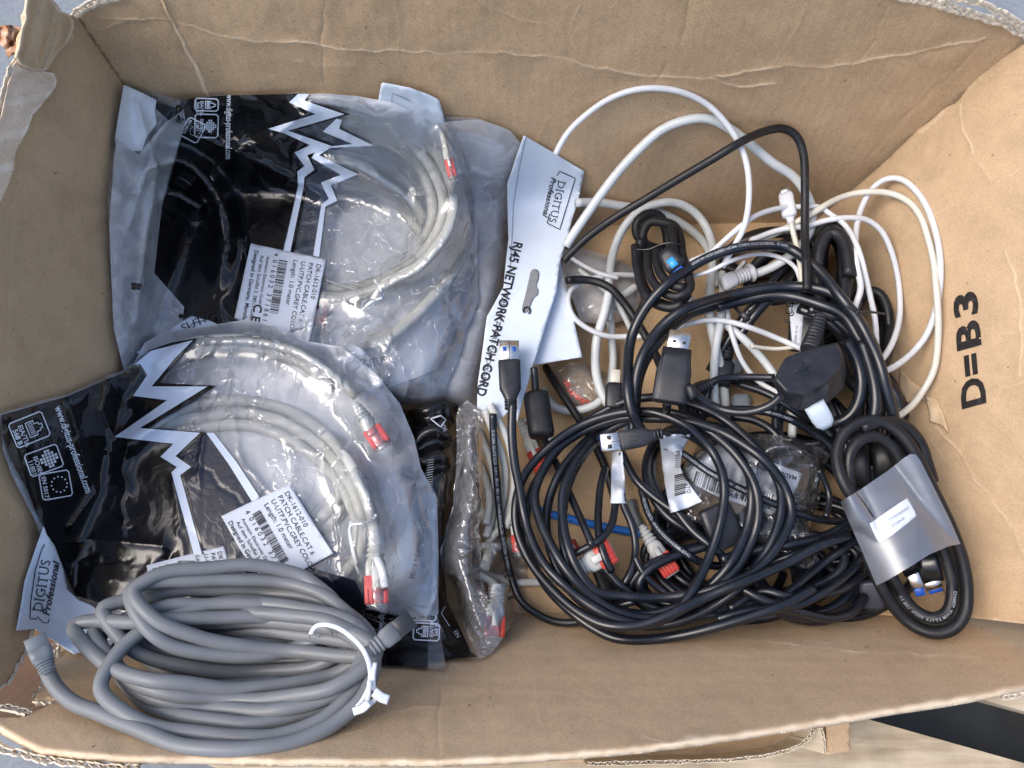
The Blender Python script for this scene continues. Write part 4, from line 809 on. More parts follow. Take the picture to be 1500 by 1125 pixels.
G = drape(pD, 5, .0015, 120, .0055, 18, wid=4, minz=puffz(pD, .035, .03, 14), length=(20, 90)); sheet('bag_film', rag(pD, 1.6, 8, 5), gf(G), M['crumple'], bD, 2.4); stamp_sheet(pD, G)
pD2 = K(700, 700, [(60, 580), (150, 580), (230, 690), (245, 760), (150, 850), (60, 880), (120, 880), (90, 800), (50, 690)])
G = drape(pD2, 5, .001, 12, .004, 28, wid=6); sheet('bag_corner', pD2, gf(G), M['film'], bD, 3)
pD3 = K(700, 700, [(30, 340), (180, 330), (270, 420), (270, 560), (150, 560), (60, 480)])
G = drape(pD3, 5, .001, 26, .004, 38, wid=5); sheet('bag_corner', rag(pD3, 1.5, 8, 4), gf(G), M['film'], bD, 3)

# ---- black icon corner sticking out behind the grey coil
bE = thing('cable_bag', 'lowest bag, only a black corner with outline icons showing behind the grey plug', 'plastic bag', (600, 930), .03, 'bagged patch cords')
pE = K(300, 800, [(760, 250), (1000, 330), (1280, 380), (1325, 670), (1300, 685), (1225, 668), (1000, 655), (900, 640), (800, 600)])
G = drape(pE, 6, .001, 12, .003, 21, minz=puffz(pE, .045, .01, 12)); sheet('bag_film', pE, gf(G), M['film'], bE, 4)
pE2 = K(300, 800, [(760, 250), (1000, 330), (1150, 360), (1225, 480), (1225, 668), (1000, 655), (900, 640), (800, 600)])
sheet('black_print', pE2, lambda x, y: samp(G, x, y) + .0006, M['bag_black'], bE, 4); stamp_sheet(pE, G)
icons(bE, [(0, 605, 937, -87, 25, 38), (1, 600, 908, -87, 24, 38)], G); 
mb = MB(); txt(mb, 'www.digitus', 559, 938, -84, 13, gf(G), .001, bold=.015, fit=60); mb.build('web_address', M['white_ink'], bE, smooth=False)

# ---- lower big bag (B)
bB = thing('cable_bag', 'lower left bag of grey patch cord with three outlined icons and white hang header', 'plastic bag', (300, 700), .06, 'bagged patch cords')
pBo = [(0, 606), (30, 598), (100, 578), (180, 545), (196, 532), (212, 502), (245, 484), (300, 478), (360, 468), (400, 476), (450, 500), (500, 508), (548, 545), (585, 590), (606, 640), (616, 685), (640, 730), (642, 800), (642, 900), (600, 905), (540, 890), (480, 900), (380, 930), (250, 960), (150, 950), (90, 900), (70, 850), (62, 790), (50, 760), (20, 700), (4, 660)]
G = drape(pBo, 14, .001, 14, .003, 51, minz=puffz(pBo, .055, .012, 30)); sheet('back_film', pBo, gf(G), M['backing'], bB, 8); stamp_sheet(pBo, G)
pwh = K(300, 560, [(1180, 470), (1225, 540), (1275, 640), (1278, 1000), (1275, 1125)]) + K(300, 800, [(1270, 300), (1220, 395), (1120, 340), (1000, 250), (1020, 60), (1100, -100)])
G = drape(pwh, 8, .001, 8, .0025, 61, minz=.06); sheet('header_card', pwh, gf(G), M['card'], bB, 5, solid=.0002); stamp_sheet(pwh, G)
mb = MB(); txt(mb, 'More information about', 607, 849, -78, 13, gf(G), .003, bold=.02, fit=104)
for k in range(40): q = (612 + k * .45 + 3 * math.sin(k / 9), 745 - k * 3.6 + 70); stroke(mb, [q, (q[0] + 9, q[1] - 2)], .8, gf(G), .003)
mb.build('header_print', M['inkgrey'], bB, smooth=False)
cB = thing('patch_cord', 'light grey patch cord looped inside the lower left bag, red plug at its right end', 'cable', (450, 700), .06, gD)
mb = MB()
for pts in reversed([K(0, 560, [(700, 330), (840, 240), (950, 170), (1080, 120)]) + K(300, 560, [(0, 110), (150, 98), (300, 112), (500, 172), (650, 275), (780, 420), (870, 590), (920, 740), (935, 850)]),
            K(0, 560, [(640, 380), (800, 290), (920, 240), (1020, 205)]) + K(300, 560, [(0, 195), (150, 168), (300, 178), (450, 230), (600, 320), (730, 450), (820, 600), (865, 760), (862, 880), (830, 980)]),
            K(0, 560, [(680, 420), (850, 300), (1000, 270)]) + K(300, 560, [(0, 250), (150, 232), (300, 250), (470, 320), (600, 410), (720, 530), (800, 660), (840, 800), (850, 900)]),
            K(300, 560, [(870, 900), (800, 1010), (700, 1090), (580, 1160)]), K(300, 560, [(840, 960), (740, 1060), (620, 1150)]), K(300, 560, [(760, 590), (700, 680), (620, 760), (560, 800)]), K(300, 560, [(780, 640), (720, 740), (640, 820)]),
            K(150, 340, [(300, 720), (450, 620), (650, 590), (850, 600), (1050, 650), (1250, 760), (1400, 900)]), K(150, 340, [(350, 760), (500, 670), (700, 640), (900, 660), (1100, 720), (1250, 850)])]):
    C, r = lay(pts, 17, cap=.115); mb.add(*tube(resample(C, r * .8), r, 12))
mb.build('jacket', M['patch'], cB)
rj45(cB, (549, 780), (552, 888), 34, M['patch'], M['red_in'])
rj45(cB, (520, 592), (562, 655), 28, M['patch'], M['red_in'], lever=False)
mb = MB()
for pts in (K(300, 560, [(800, 775), (870, 772), (935, 745), (940, 725)]), K(300, 560, [(805, 760), (795, 830), (820, 960), (860, 1100)]), K(300, 560, [(870, 775), (800, 790), (810, 880), (835, 1000)])):
    C, r = lay(pts, 4, cap=.13); mb.add(*tube(C, r, 8, flat=.5))
C, r = lay(K(300, 800, [(940, 60), (970, 120), (990, 230)]), 12, cap=.13); mb.add(*tube(C, r, 8, flat=.15))
mb.build('twist_tie', M['tie'], cB)
GB = drape(pBo, 8, .0012, 80, .0010, 55, wid=4.5, minz=puffz(pBo, .06, .022, 40), length=(40, 180))
GB = GB + folds([(0, 600), (180, 550), (250, 800), (80, 880)], 9, .003, 78, 12, length=(60, 200)) + folds([(500, 510), (600, 560), (630, 700), (560, 640)], 40, .0026, 79, 5, length=(20, 80)) + folds([(400, 470), (560, 500), (560, 600), (420, 560)], 26, .002, 80, 6, length=(20, 90))
for path, wd, dep in (([(160, 560), (150, 600), (165, 640)], 8, .005), ([(100, 590), (120, 660), (140, 720), (105, 770)], 8, .005), ([(188, 650), (178, 690), (186, 712)], 7, .004), ([(30, 640), (60, 740), (70, 800)], 7, .004), ([(80, 800), (140, 790), (240, 800)], 9, .003)):
    GB = GB + dep * np.exp(-polydist(path, GXX, GYY) / wd)
stamp_sheet(pBo, GB); gB = gf(GB)
sheet('bag_film', smooth_poly(rag(pBo, 2, 10, 6), 1), gB, M['film'], bB, 3.4)
band = [(283, 498), (257, 524), (234, 552), (222, 566), (304, 566), (205, 627), (293, 634), (257, 668), (280, 684), (264, 696), (296, 812), (284, 812), (251, 692), (259, 684), (235, 669), (254, 650), (168, 640), (245, 586), (195, 580), (216, 549), (205, 533), (197, 534), (221, 514), (252, 506)]
blk = [(2, 608), (100, 580), (180, 546), (198, 534), (206, 540), (214, 552), (196, 580), (244, 588), (170, 638), (254, 652), (236, 669), (258, 684), (250, 692), (290, 812), (345, 812), (345, 840), (300, 900), (200, 900), (110, 872), (80, 800), (64, 776), (52, 750), (42, 720), (16, 672), (4, 640)]
sheet('black_print', blk, lambda x, y: gB(x, y) + .0011, M['bag_black'], bB, 3.0)
tn = [(264, 696), (280, 684), (257, 668), (293, 634), (300, 632), (376, 730), (334, 800), (296, 812)]
navy = film('navy tinted film', .8, (.12, .15, .22), .14, .1, .4, (.018, .024, .045), crk=.12); sheet('tinted_panel', tn, lambda x, y: gB(x, y) + .0012, navy, bB, 3.2)
tn2 = [(296, 812), (334, 790), (450, 830), (520, 850), (540, 890), (420, 930), (300, 900)]
sheet('tinted_panel', tn2, lambda x, y: gB(x, y) + .0010, navy, bB, 3.4)
edge = [(288, 495), (262, 524), (240, 551), (232, 561), (318, 565), (216, 627), (302, 633), (262, 668), (285, 684), (269, 697), (300, 812), (290, 812), (258, 696), (274, 684), (250, 668), (282, 638), (190, 630), (290, 569), (214, 569), (228, 545), (252, 518), (215, 514), (250, 502)]
sheet('zigzag_edge', edge, lambda x, y: gB(x, y) + .0017, M['bag_black'], bB, 3.2)
sheet('zigzag_band', band, lambda x, y: gB(x, y) + .0023, M['bag_band'], bB, 3.2)
sheet('zigzag_band', [(302, 634), (313, 634), (346, 676), (380, 728), (370, 736), (335, 680)], lambda x, y: gB(x, y) + .0019, M['bag_band'], bB, 3.2)
icons(bB, [(0, 60, 602, 68, 38, 52), (1, 82, 650, 70, 34, 50), (2, 100, 688, 80, 38, 44)], GB)
mb = MB(); txt(mb, 'www.digitus-professional.com', 80, 597, 70, 15.5, gB, .0018, bold=.02, fit=134); mb.build('web_address', M['white_ink'], bB, smooth=False)
Gs = blur(dilate(GB, 8), 8) + .0015
pB2 = K(0, 560, [(805, 1005), (1020, 950), (1230, 900), (1252, 980), (1280, 1078), (1100, 1100), (820, 1110)])
lb2 = sheet('product_label', pB2, gf(Gs), M['paper'], bB, 5, solid=.00015)
mb = MB()
for t, x, y, s in (('DK-16', 318, 808, 9), ('PATCH', 308, 810, 9), ('U-UTP', 298, 812, 9), ('Length', 286, 814, 9), ('4 0 1', 258, 822, 9), ('Assm', 243, 826, 7), ('Auf d', 233, 829, 8), ('Desig', 223, 832, 8)): txt(mb, t, x, y, 79, s, gf(Gs), .0006)
stroke(mb, [(262, 822), (285, 822)], 1.2, gf(Gs), .0006); mb.build('label_print', M['ink'], lb2, smooth=False)
stB = K(300, 560, [(90, 735), (280, 645), (465, 560), (590, 760), (705, 940), (540, 1030), (420, 1100), (300, 1060), (200, 930)])
lbB = sticker(bB, stB, 416, 722, 60, 10.6, Gs + .0012, 100, 5, off=0)
m = pip(stB, GXX, GYY) | pip(pB2, GXX, GYY); hm[m] = np.maximum(hm[m], Gs[m] + .0016)
# header of the lower bag hanging off to the left
pH = K(0, 800, [(200, 0), (240, -110), (260, -60), (300, 0), (350, 130), (370, 240), (430, 300), (500, 325), (560, 380), (500, 560), (405, 592), (300, 520), (190, 455), (140, 462), (90, 466), (110, 350), (135, 200)])
G = drape(pH, 10, .002, 8, .0025, 66, wid=12, minz=.03); hh = sheet('header_card', rag(pH, .6, 12, 4), gf(G), M['card'], bB, 4, solid=.0003); stamp_sheet(pH, G)
mb = MB(); serif_word(mb, 62, 897, -81, 20, gf(G), fit=76); txt(mb, 'Professional', 72, 903, -79, 14.5, gf(G), .0006, bold=.02, shear=.25, fit=82)
stroke(mb, K(0, 800, [(205, 400), (165, 400), (170, 300), (195, 130), (228, 20), (245, -10)]), 1.4, gf(G), .0006); stroke(mb, K(0, 800, [(205, 385), (240, 420), (265, 422), (270, 400)]), 1.2, gf(G), .0006); mb.build('header_print', M['ink'], hh, smooth=False)

# ---- big grey network cable coil
gc = thing('network_cable', 'thick mid grey network cable coiled and tied, filling the lower left corner', 'cable', (330, 980), .06)
W = 20.5; mb = MB()
def loop8(l, yl, t, b, r_, yr, xc=335):
    q = .70
    return [(l, yl), (xc - (xc - l) * .74, yl + (b - yl) * .66), (xc - (xc - l) * .28, yl + (b - yl) * .95), (xc + (r_ - xc) * .3, b), (xc + (r_ - xc) * .76, yr + (b - yr) * .68), (r_, yr), (xc + (r_ - xc) * .74, yr + (t - yr) * .68), (xc + (r_ - xc) * .25, t), (xc - (xc - l) * .35, t + (yl - t) * .04), (xc - (xc - l) * .78, t + (yl - t) * .36)]
spiral = [(66, 977), (80, 1003), (107, 1027), (139, 1043), (180, 1062), (250, 1088), (340, 1100), (430, 1088), (500, 1052), (536, 1010), (545, 960), (520, 915), (440, 890), (330, 885), (230, 915), (172, 960)]
for L8 in ((149, 1008, 900, 1078, 540, 962), (190, 930, 905, 1000, 520, 945), (165, 960, 926, 1058, 536, 950), (250, 915, 902, 955, 470, 925), (146, 935, 912, 1040, 546, 950), (138, 925, 897, 1025, 550, 955), (215, 900, 884, 944, 488, 915), (180, 915, 905, 968, 520, 930), (108, 920, 866, 1006, 545, 942), (150, 893, 849, 985, 529, 932), (189, 878, 831, 960, 499, 896)): spiral += loop8(*L8)
spiral += [(196, 868), (225, 905), (290, 935), (380, 950), (440, 955), (490, 960), (532, 962)]
paths = [spiral]
wL = []
for i, pts in enumerate(paths):
    C, r = lay(pts, W, cap=.15, sm=7, nest=.5, slope=.3, jit=2.8, seed=4); C = resample(C, r * .6)
    r_ = r * (1 + .02 * vn(np.arange(len(C)), 0 * np.arange(len(C)), 9, 60 + i)); mb.add(*tube(C, r_, 16)); wL.append((C, r))
mb.build('jacket', M['grey'], gc)
jp = MB(); txt(jp, 'CN1 TIA/EIA', 452, 938, -13, 11, lambda x, y: samp(hm, x, y), .0007, fit=62); txt(jp, '568 ISO', 517, 922, -52, 11, lambda x, y: samp(hm, x, y), .0007, fit=30); jp.build('jacket_print', M['inkgrey'], gc, smooth=False)
zz = hz(590, 935) + .012
rj45(gc, (534, 960), (602, 906), 33, M['grey'], None, z=.150, tip=plain('black plug body', (.03, .032, .036), .35), z1=.142)
rj45(gc, (72, 986), (51, 935), 34, M['greyplug'], None, z=.15, name='connector', tip=M['greyplug'])
mb = MB()
for pts in (K(300, 800, [(580, 485), (605, 445), (640, 432), (720, 445), (800, 495), (870, 570), (905, 660), (905, 760), (870, 840), (835, 885)]), K(300, 800, [(935, 640), (925, 720), (935, 790), (1000, 830)]), K(300, 800, [(835, 890), (880, 880), (930, 850), (960, 800)]), K(300, 800, [(905, 740), (900, 810), (890, 870)])):
    C, r = lay(pts, 7, cap=.2); mb.add(*tube(C, r, 8, flat=.35))
C, r = lay(K(300, 800, [(930, 800), (970, 830), (1010, 845)]), 14, cap=.2); mb.add(*tube(C, r, 8, flat=.15)); C, r = lay(K(300, 800, [(815, 910), (870, 890), (900, 860)]), 12, cap=.2); mb.add(*tube(C, r, 8, flat=.2))
mb.build('twist_tie', M['tie'], gc)
# ================================================================== right side: loose cables
def J(x0, y0, *p): return K(x0, y0, list(p))
# things on the floor
fb = thing('small_film_bag', 'small hazy empty bag lying on the box floor beside the white header card', 'plastic bag', (860, 430), .01)
pf = [(825, 365), (850, 362), (900, 375), (935, 395), (940, 440), (925, 468), (880, 478), (850, 470), (840, 440), (822, 420)]
G = drape(pf, 6, .0015, 16, .003, 91, minz=puffz(pf, .008, .01, 14)); sheet('bag_film', rag(pf, 1.5, 10, 2), gf(G), M['frost'], fb, 4); stamp_sheet(pf, G)
fc = thing('small_film_bag', 'tiny clear bag with red print crumpled on the floor by the thick white cable', 'plastic bag', (850, 570), .005)
pf = [(815, 545), (835, 532), (860, 530), (880, 545), (890, 575), (880, 598), (850, 600), (825, 590)]
G = drape(pf, 5, .0015, 40, .004, 92, minz=puffz(pf, .008, .008, 10), wid=4, length=(12, 40)); sheet('bag_film', rag(pf, 1.5, 8, 2), gf(G), M['film'], fc, 2.6)
mb = MB(); 
for k, (x, y) in enumerate(((824, 560), (830, 572), (838, 578), (846, 584), (856, 588))): txt(mb, 'HE', x, y, 48, 9, gf(G), .0006, bold=.03)
mb.build('red_print', plain('red print', (.65, .07, .07), .5), fc, smooth=False); stamp_sheet(pf, G)
pf = [(838, 780), (858, 776), (880, 786), (885, 815), (850, 822), (832, 808)]
bw = 'blue_network_cable'
o, C, r = cable(bw, J(600, 560, (700, 700), (770, 725), (860, 745), (960, 772), (1060, 792), (1160, 812), (1290, 835)), 12, M['blue'], label='bright blue network cable piece running across the floor under the black coil', cat='cable')

# ---- black mass at the back right: a wound power cable standing on edge, and thick cables below the plug
def loops(cx, cy, rx, ry, n, rot=0, seed=1, amp=.12, a0=0):
    rs = np.random.RandomState(seed); P = []; N = 14; c, s = math.cos(math.radians(rot)), math.sin(math.radians(rot)); 
    ks = rs.uniform(1 - amp, 1 + amp, (n + 2, 2)); kc = rs.uniform(-1, 1, (n + 2, 2)) * amp * .6
    for i in range(n * N + 1):
        k, f = divmod(i / N, 1); k = int(k); f = f; q = ks[k] * (1 - f) + ks[k + 1] * f; d = kc[k] * (1 - f) + kc[k + 1] * f; a = a0 + i * 2 * math.pi / N
        u = rx * (q[0] * math.cos(a) + d[0]); v = ry * (q[1] * math.sin(a) + d[1]); P.append((cx + u * c - v * s, cy + u * s + v * c))
    return P
cable('power_cable', loops(1213, 420, 30, 84, 5, 4, 3, .22), 17, M['black_matt'], label='dull black cable wound in tall narrow loops standing at the far right corner', cat='cable', group='loose black cables', cap=.10, nest=.6)
cable('power_cable', loops(1120, 372, 62, 26, 3, -14, 5, .2), 15, M['black_matt'], label='dark cable coil in the shadow below the far wall, behind the white connector', cat='cable', group='loose black cables', cap=.06, nest=.6)
cable('display_cable', loops(1125, 770, 150, 118, 6, -6, 11, .13), 14, M['black'], label='large black cable coil spread low on the floor under the round coil', cat='cable', group='loose black cables', cap=.045, nest=.5)
cable('display_cable', loops(1245, 600, 66, 60, 4, 10, 14, .2), 18, M['black'], label='thick black cable looped tightly in the dark gap beneath the moulded plug', cat='cable', group='loose black cables', cap=.06, nest=.55)
cable('display_cable', [(1290, 560), (1306, 610), (1322, 660), (1340, 720), (1352, 790), (1340, 850), (1290, 890), (1235, 905), (1180, 890), (1120, 905), (1060, 910)], 15, M['black'], label='black cable passing under the sleeved coil towards the near wall', cat='cable', group='loose black cables', cap=.05)
cable('display_cable', loops(1060, 830, 120, 60, 4, 10, 21, .2), 12, M['black'], label='black cable coil flattened on the floor under the bottom of the round coil', cat='cable', group='loose black cables', cap=.04, nest=.5)
cable('display_cable', loops(1185, 820, 90, 84, 4, -20, 23, .2), 13, M['black'], label='black cable coil filling the shadow left of the frosted sleeve', cat='cable', group='loose black cables', cap=.045, nest=.5)
cable('display_cable', loops(1040, 700, 90, 80, 4, 30, 25, .22), 12, M['black'], label='black cable coil underneath the two white paper wraps', cat='cable', group='loose black cables', cap=.04, nest=.5)
cable('display_cable', loops(1130, 610, 110, 48, 4, 8, 27, .2), 12, M['black'], label='black cable coil in the dark layer beneath the level cables at the moulded plug', cat='cable', group='loose black cables', cap=.04, nest=.5)
cable('power_cable', loops(1270, 500, 30, 70, 3, 8, 29, .2), 15, M['black_matt'], label='dull black cable loops tucked between the tall wound cable and the right wall', cat='cable', group='loose black cables', cap=.07, nest=.6)
cable('power_cable', loops(1218, 400, 22, 66, 4, 2, 41, .2), 20, M['black_matt'], label='thick dull black cable wound tightly inside the tall narrow loops', cat='cable', group='loose black cables', cap=.11, nest=.5)
cable('power_cable', loops(1150, 400, 60, 34, 3, -30, 43, .2), 16, M['black_matt'], label='dull black cable bundle in the shadow left of the tall loops', cat='cable', group='loose black cables', cap=.07, nest=.5)
for k_, (dx, lab_) in enumerate(((0, 'black cable, first of the parallel bundle descending at the right wall'), (14, 'black cable, second of the parallel bundle descending at the right wall'), (27, 'black cable, outermost of the parallel bundle descending at the right wall'))):
    cable('power_cable', [(1170 + dx, 452), (1208 + dx, 468), (1238 + dx, 498), (1256 + dx, 540), (1262 + dx, 590), (1258 + dx * 1.2, 640), (1262 + dx * 1.4, 690)], 15, M['black_gloss'], label=lab_, cat='cable', group='loose black cables', cap=.08, seed=k_)
cable('display_cable', loops(1200, 700, 60, 150, 4, -14, 45, .2), 13, M['black'], label='black cable in long loops reaching from the moulded plug to the near wall', cat='cable', group='loose black cables', cap=.05, nest=.5)
cable('display_cable', loops(1090, 840, 150, 50, 4, -8, 47, .2), 13, M['black'], label='black cable in flat wide loops along the foot of the near wall', cat='cable', group='loose black cables', cap=.05, nest=.5)
# black power adapter with label
ad = thing('power_adapter', 'slim black adapter with white approval label, standing behind the moulded plug', 'adapter', (1170, 470), .02)
fr = Fr((1184, 424), (1180, 512), .052, .048); b = mk('body', *loft(fr, [(0, 22, 12, 5), (3, 25, 14, 6), (fr.L - 3, 25, 14, 6), (fr.L, 22, 12, 5)], 28), M['plug'], ad)
pl = J(800, 280, (1332, 618), (1418, 620), (1412, 700), (1398, 872), (1352, 850)); q0 = fr.o + fr.Z * 14.6 * fr.m; zp = lambda x, y: plane_z((fr.Z, float(fr.Z @ q0)), x, y)
lb = sheet('approval_label', pl, zp, M['paper'], ad, 6, solid=.0002); mb = MB(); txt(mb, 'F', 1158, 474, -84, 13, zp, .0004, bold=.02); txt(mb, 'C', 1162, 464, -84, 11, zp, .0004, bold=.02); txt(mb, 'CE', 1160, 462, -84, 15, zp, .0004, bold=.0)
txt(mb, 'MODEL 5V 1A', 1166, 505, -84, 4.5, zp, .0004); mb.build('label_print', M['ink'], lb, smooth=False)
stamp_poly([(1160, 424), (1208, 424), (1205, 515), (1156, 515)], .058)
# diagonal thick pair with ribbed relief and tie
o, C, r = cable('power_cable', J(800, 280, (1500, 250), (1400, 330), (1300, 430), (1200, 560), (1100, 680), (1020, 790), (960, 880), (900, 990)), 15, M['black_gloss'], label='glossy black cable running diagonally behind the white cables, held by a small tie', cat='cable', group='loose black cables', cap=.07)
cable('power_cable', J(800, 280, (1480, 330), (1400, 430), (1300, 530), (1180, 640), (1100, 740), (1040, 830)), 14, M['black_gloss'], label='second glossy black cable parallel to the tied diagonal one', cat='cable', group='loose black cables', cap=.07)
tc = thing('cable_tie', 'thin black cable tie round the two diagonal glossy cables', 'cable tie', (1085, 455), .05)
mb = MB(); c_, r_ = lay(J(1050, 230, (80, 800), (120, 850), (155, 890)), 5, cap=.1); mb.add(*tube(c_, r_, 8)); c_, r_ = lay(J(1050, 230, (155, 885), (172, 860), (180, 845)), 4, cap=.1); mb.add(*tube(c_, r_, 8)); mb.build('strap', M['plug'], tc)
mb = MB(); fr = Fr((1086, 458), (1096, 468), hz(1090, 463) + .002); mb.add(*fbox(fr, 0, fr.L, -4, 4, -3, 4)); mb.build('head', M['plug'], tc)
rb = thing('ribbed_connector', 'black ribbed strain relief pointing down between white cables', 'connector', (1060, 500), .03)
fr = Fr((1072, 478), (1062, 530), .04); secs = []
for k in range(11): x = k * fr.L / 11; secs += [(x, 8, 8, 2.2), (x + 1.4, 10, 10, 2.4), (x + 3, 10, 10, 2.4), (x + 3.4, 8, 8, 2.2)]
mk('strain_relief', *loft(fr, secs), M['plug'], rb); mk('body', *loft(Fr((1062, 530), (1052, 570), .04), [(0, 12, 10, 3), (4, 15, 11, 5), (34, 16, 12, 5), (38, 14, 10, 4)]), M['plug'], rb)
# narrow black plug at the white ring, small clear cap
sb = thing('usb_micro_plug', 'small black plug with pale tip between the two thick white cable drops', 'plug', (900, 565), .02)
fr = Fr((899, 600), (902, 545), .03); mk('body', *loft(fr, [(0, 9, 6, 3), (4, 13, 8, 4), (34, 14, 8, 4), (40, 11, 7, 4)]), M['plug'], sb); mk('tip', *fbox(fr, 39, 62, -7, 7, -3, 3), M['cream'], sb)
# ---- white cables
def wh(pts, w, mat, lab, **kw): return cable('white_cable', pts, w, M[mat], label=lab, cat='cable', group='loose white cables', **kw)
wh([(845, 297), (850, 297), (873, 296), (908, 301), (935, 305), (967, 311), (993, 324), (1020, 343), (1036, 362), (1045, 390), (1050, 420)], 12.5, 'offwhite', 'off white cable running level from behind the header card, under the tall arch', cap=.06)
wh([(931, 420), (915, 432), (896, 445), (896, 493), (898, 530), (893, 565), (882, 585), (868, 595), (841, 602), (820, 600), (804, 588), (795, 570)], 12, 'offwhite', 'off white cable dropping straight then hooking left around the red printed bag', cap=.05)
wh([(985, 410), (1003, 432), (1040, 461), (1080, 488), (1110, 518), (1133, 548), (1160, 600), (1160, 640)], 12, 'offwhite', 'off white cable crossing diagonally down to the moulded black plug', cap=.06)
wh([(848, 395), (880, 420), (901, 440), (918, 470), (925, 485)], 8, 'offwhite', 'short off white cable with small collar left of the tied black bundle', cap=.05)
o, C, r = wh([(829, 361), (832, 355), (855, 321), (881, 284), (908, 249), (940, 215), (972, 188), (1007, 175), (1036, 173), (1068, 188), (1100, 212), (1132, 239), (1161, 257), (1178, 278), (1189, 305), (1188, 335), (1172, 362), (1150, 380), (1130, 392), (1105, 402)], 13.5, 'offwhite', 'thick off white cable arching high against the far wall, second arch inward', cap=.11)
wc = thing('white_connector', 'white ribbed cylindrical connector end lying among crossing white cables', 'connector', (1085, 400), .05)
fr = Fr((1104, 398), (1066, 412), hz(1085, 405) + .006); secs = [(0, 11, 11, 2), (3, 14, 14, 2), (6, 14, 14, 2), (7, 8, 8, 2)]
for k in range(4): secs += [(9 + k * 5, 8, 8, 2), (11 + k * 5, 10.5, 10.5, 2), (13 + k * 5, 10.5, 10.5, 2), (13.5 + k * 5, 8, 8, 2)]
mk('ribbed_collar', *loft(fr, secs), M['white'], wc); mk('body', *loft(fr, [(29, 9, 8, 2.6), (33, 12, 9, 3), (48, 12, 9, 4), (52, 10, 8, 4)]), M['white'], wc)
wh([(891, 470), (891, 440), (893, 400), (899, 368), (912, 336), (933, 312), (960, 299), (987, 296), (1013, 307), (1032, 328), (1043, 357), (1043, 392), (1040, 427), (1040, 467), (1048, 507), (1056, 541), (1061, 573), (1063, 608)], 13, 'offwhite', 'thick off white cable forming the middle hoop around the tied black bundle', cap=.09)
wh([(893, 425), (885, 461), (875, 493), (872, 533), (880, 573), (900, 605), (930, 640)], 13.5, 'offwhite', 'thick off white cable falling left of the plug with the silver tip', cap=.07)
wh([(1058, 400), (1059, 430), (1056, 467), (1050, 500), (1046, 540), (1048, 590), (1052, 612)], 12, 'offwhite', 'thick off white cable hanging parallel to the right leg of the middle hoop', cap=.07)
wh([(814, 226), (816, 221), (833, 193), (860, 167), (892, 145), (927, 132), (961, 129), (999, 135), (1036, 153), (1063, 180), (1081, 207), (1092, 233), (1097, 265), (1096, 303), (1089, 335), (1073, 365), (1058, 392)], 9, 'white', 'thin bright white cable forming the tallest arch on the far wall', cap=.1)
wh([(1250, 455), (1261, 422), (1255, 390), (1253, 358), (1255, 331), (1263, 302), (1279, 275), (1298, 262), (1319, 262), (1338, 275), (1357, 302), (1370, 337), (1377, 377), (1377, 417), (1370, 457), (1357, 491), (1338, 515), (1322, 529), (1303, 541), (1290, 545)], 9, 'white', 'thin white cable, outermost tall loop leaning on the wall beside the lettering', cap=.1)
wh([(1000, 388), (1008, 384), (1040, 371), (1056, 357), (1083, 333), (1109, 315), (1147, 304), (1173, 303), (1200, 303), (1215, 313), (1237, 329), (1253, 355), (1262, 380), (1268, 405), (1276, 440), (1282, 470), (1284, 520)], 8, 'white', 'thin white cable bowing level under the small white plug then dropping right', cap=.1)
wh([(1098, 355), (1130, 345), (1165, 326), (1194, 310), (1221, 294), (1253, 283), (1285, 281), (1311, 285), (1333, 297), (1349, 318), (1359, 347), (1367, 379), (1371, 417), (1374, 457), (1374, 497), (1368, 542), (1353, 571), (1335, 595), (1310, 613), (1290, 622)], 9.5, 'cream', 'yellowed white cable sweeping over the right wall and curling back at the bottom', cap=.1)
wh([(1100, 352), (1141, 337), (1183, 331), (1210, 323), (1242, 319), (1269, 322), (1290, 337), (1303, 361), (1313, 395), (1318, 433), (1317, 470), (1306, 505), (1290, 528), (1270, 540)], 8.5, 'white', 'thin white cable, innermost of the three tall loops on the right', cap=.1)
wh([(1173, 413), (1165, 392), (1147, 379), (1120, 372), (1093, 375), (1067, 384), (1040, 397), (1013, 405), (990, 412)], 6.5, 'white', 'thin white lead lying just under the big black arc near the white connector', cap=.1)
wh([(1091, 384), (1075, 405), (1067, 429), (1067, 467), (1075, 499), (1088, 531), (1109, 557), (1141, 577)], 7.5, 'white', 'thin white lead curving from the white connector down to the moulded plug', cap=.1)
wh([(1100, 507), (1134, 511), (1170, 508)], 6, 'cream', 'short cream lead crossing left of the moulded plug', cap=.08)
wh([(931, 403), (893, 403), (859, 411), (837, 424), (832, 440), (840, 464), (859, 480), (888, 492), (920, 493), (955, 491), (1000, 477), (1035, 469), (1067, 471), (1107, 483), (1147, 499), (1174, 511)], 8, 'white', 'thin white cable looping left over the thick white drops then straight right', cap=.1)
wh([(830, 374), (853, 388), (880, 401), (905, 407)], 6.5, 'white', 'thin white lead slanting out from under the header card', cap=.1)
# small white plug
wp = thing('white_micro_plug', 'small white plug with steel tip pointing up before the far wall', 'plug', (1155, 300), .05)
fr = Fr((1157, 318), (1148, 270), .085); mk('body', *loft(fr, [(0, 8, 5, 3), (3, 10.5, 6.5, 4), (34, 10.5, 6.5, 5), (40, 9, 6, 4)]), M['white'], wp); mk('steel_tip', *fbox(fr, 40, 51, -6.5, 6.5, -3, 3), M['metal'], wp)
mk('strain_relief', *loft(Fr((1157, 317), (1160, 332), .085, .08), [(0, 6, 5, 2.5), (14, 4.5, 4.5, 2)]), M['white'], wp)
C, r = lay([(1159, 328, .08), (1163, 345, .075), (1168, 365, .07), (1173, 395, .065), (1175, 420, .06)], 8, cap=.1); mk('lead', *tube(C, r, 12), M['cream'], wp)

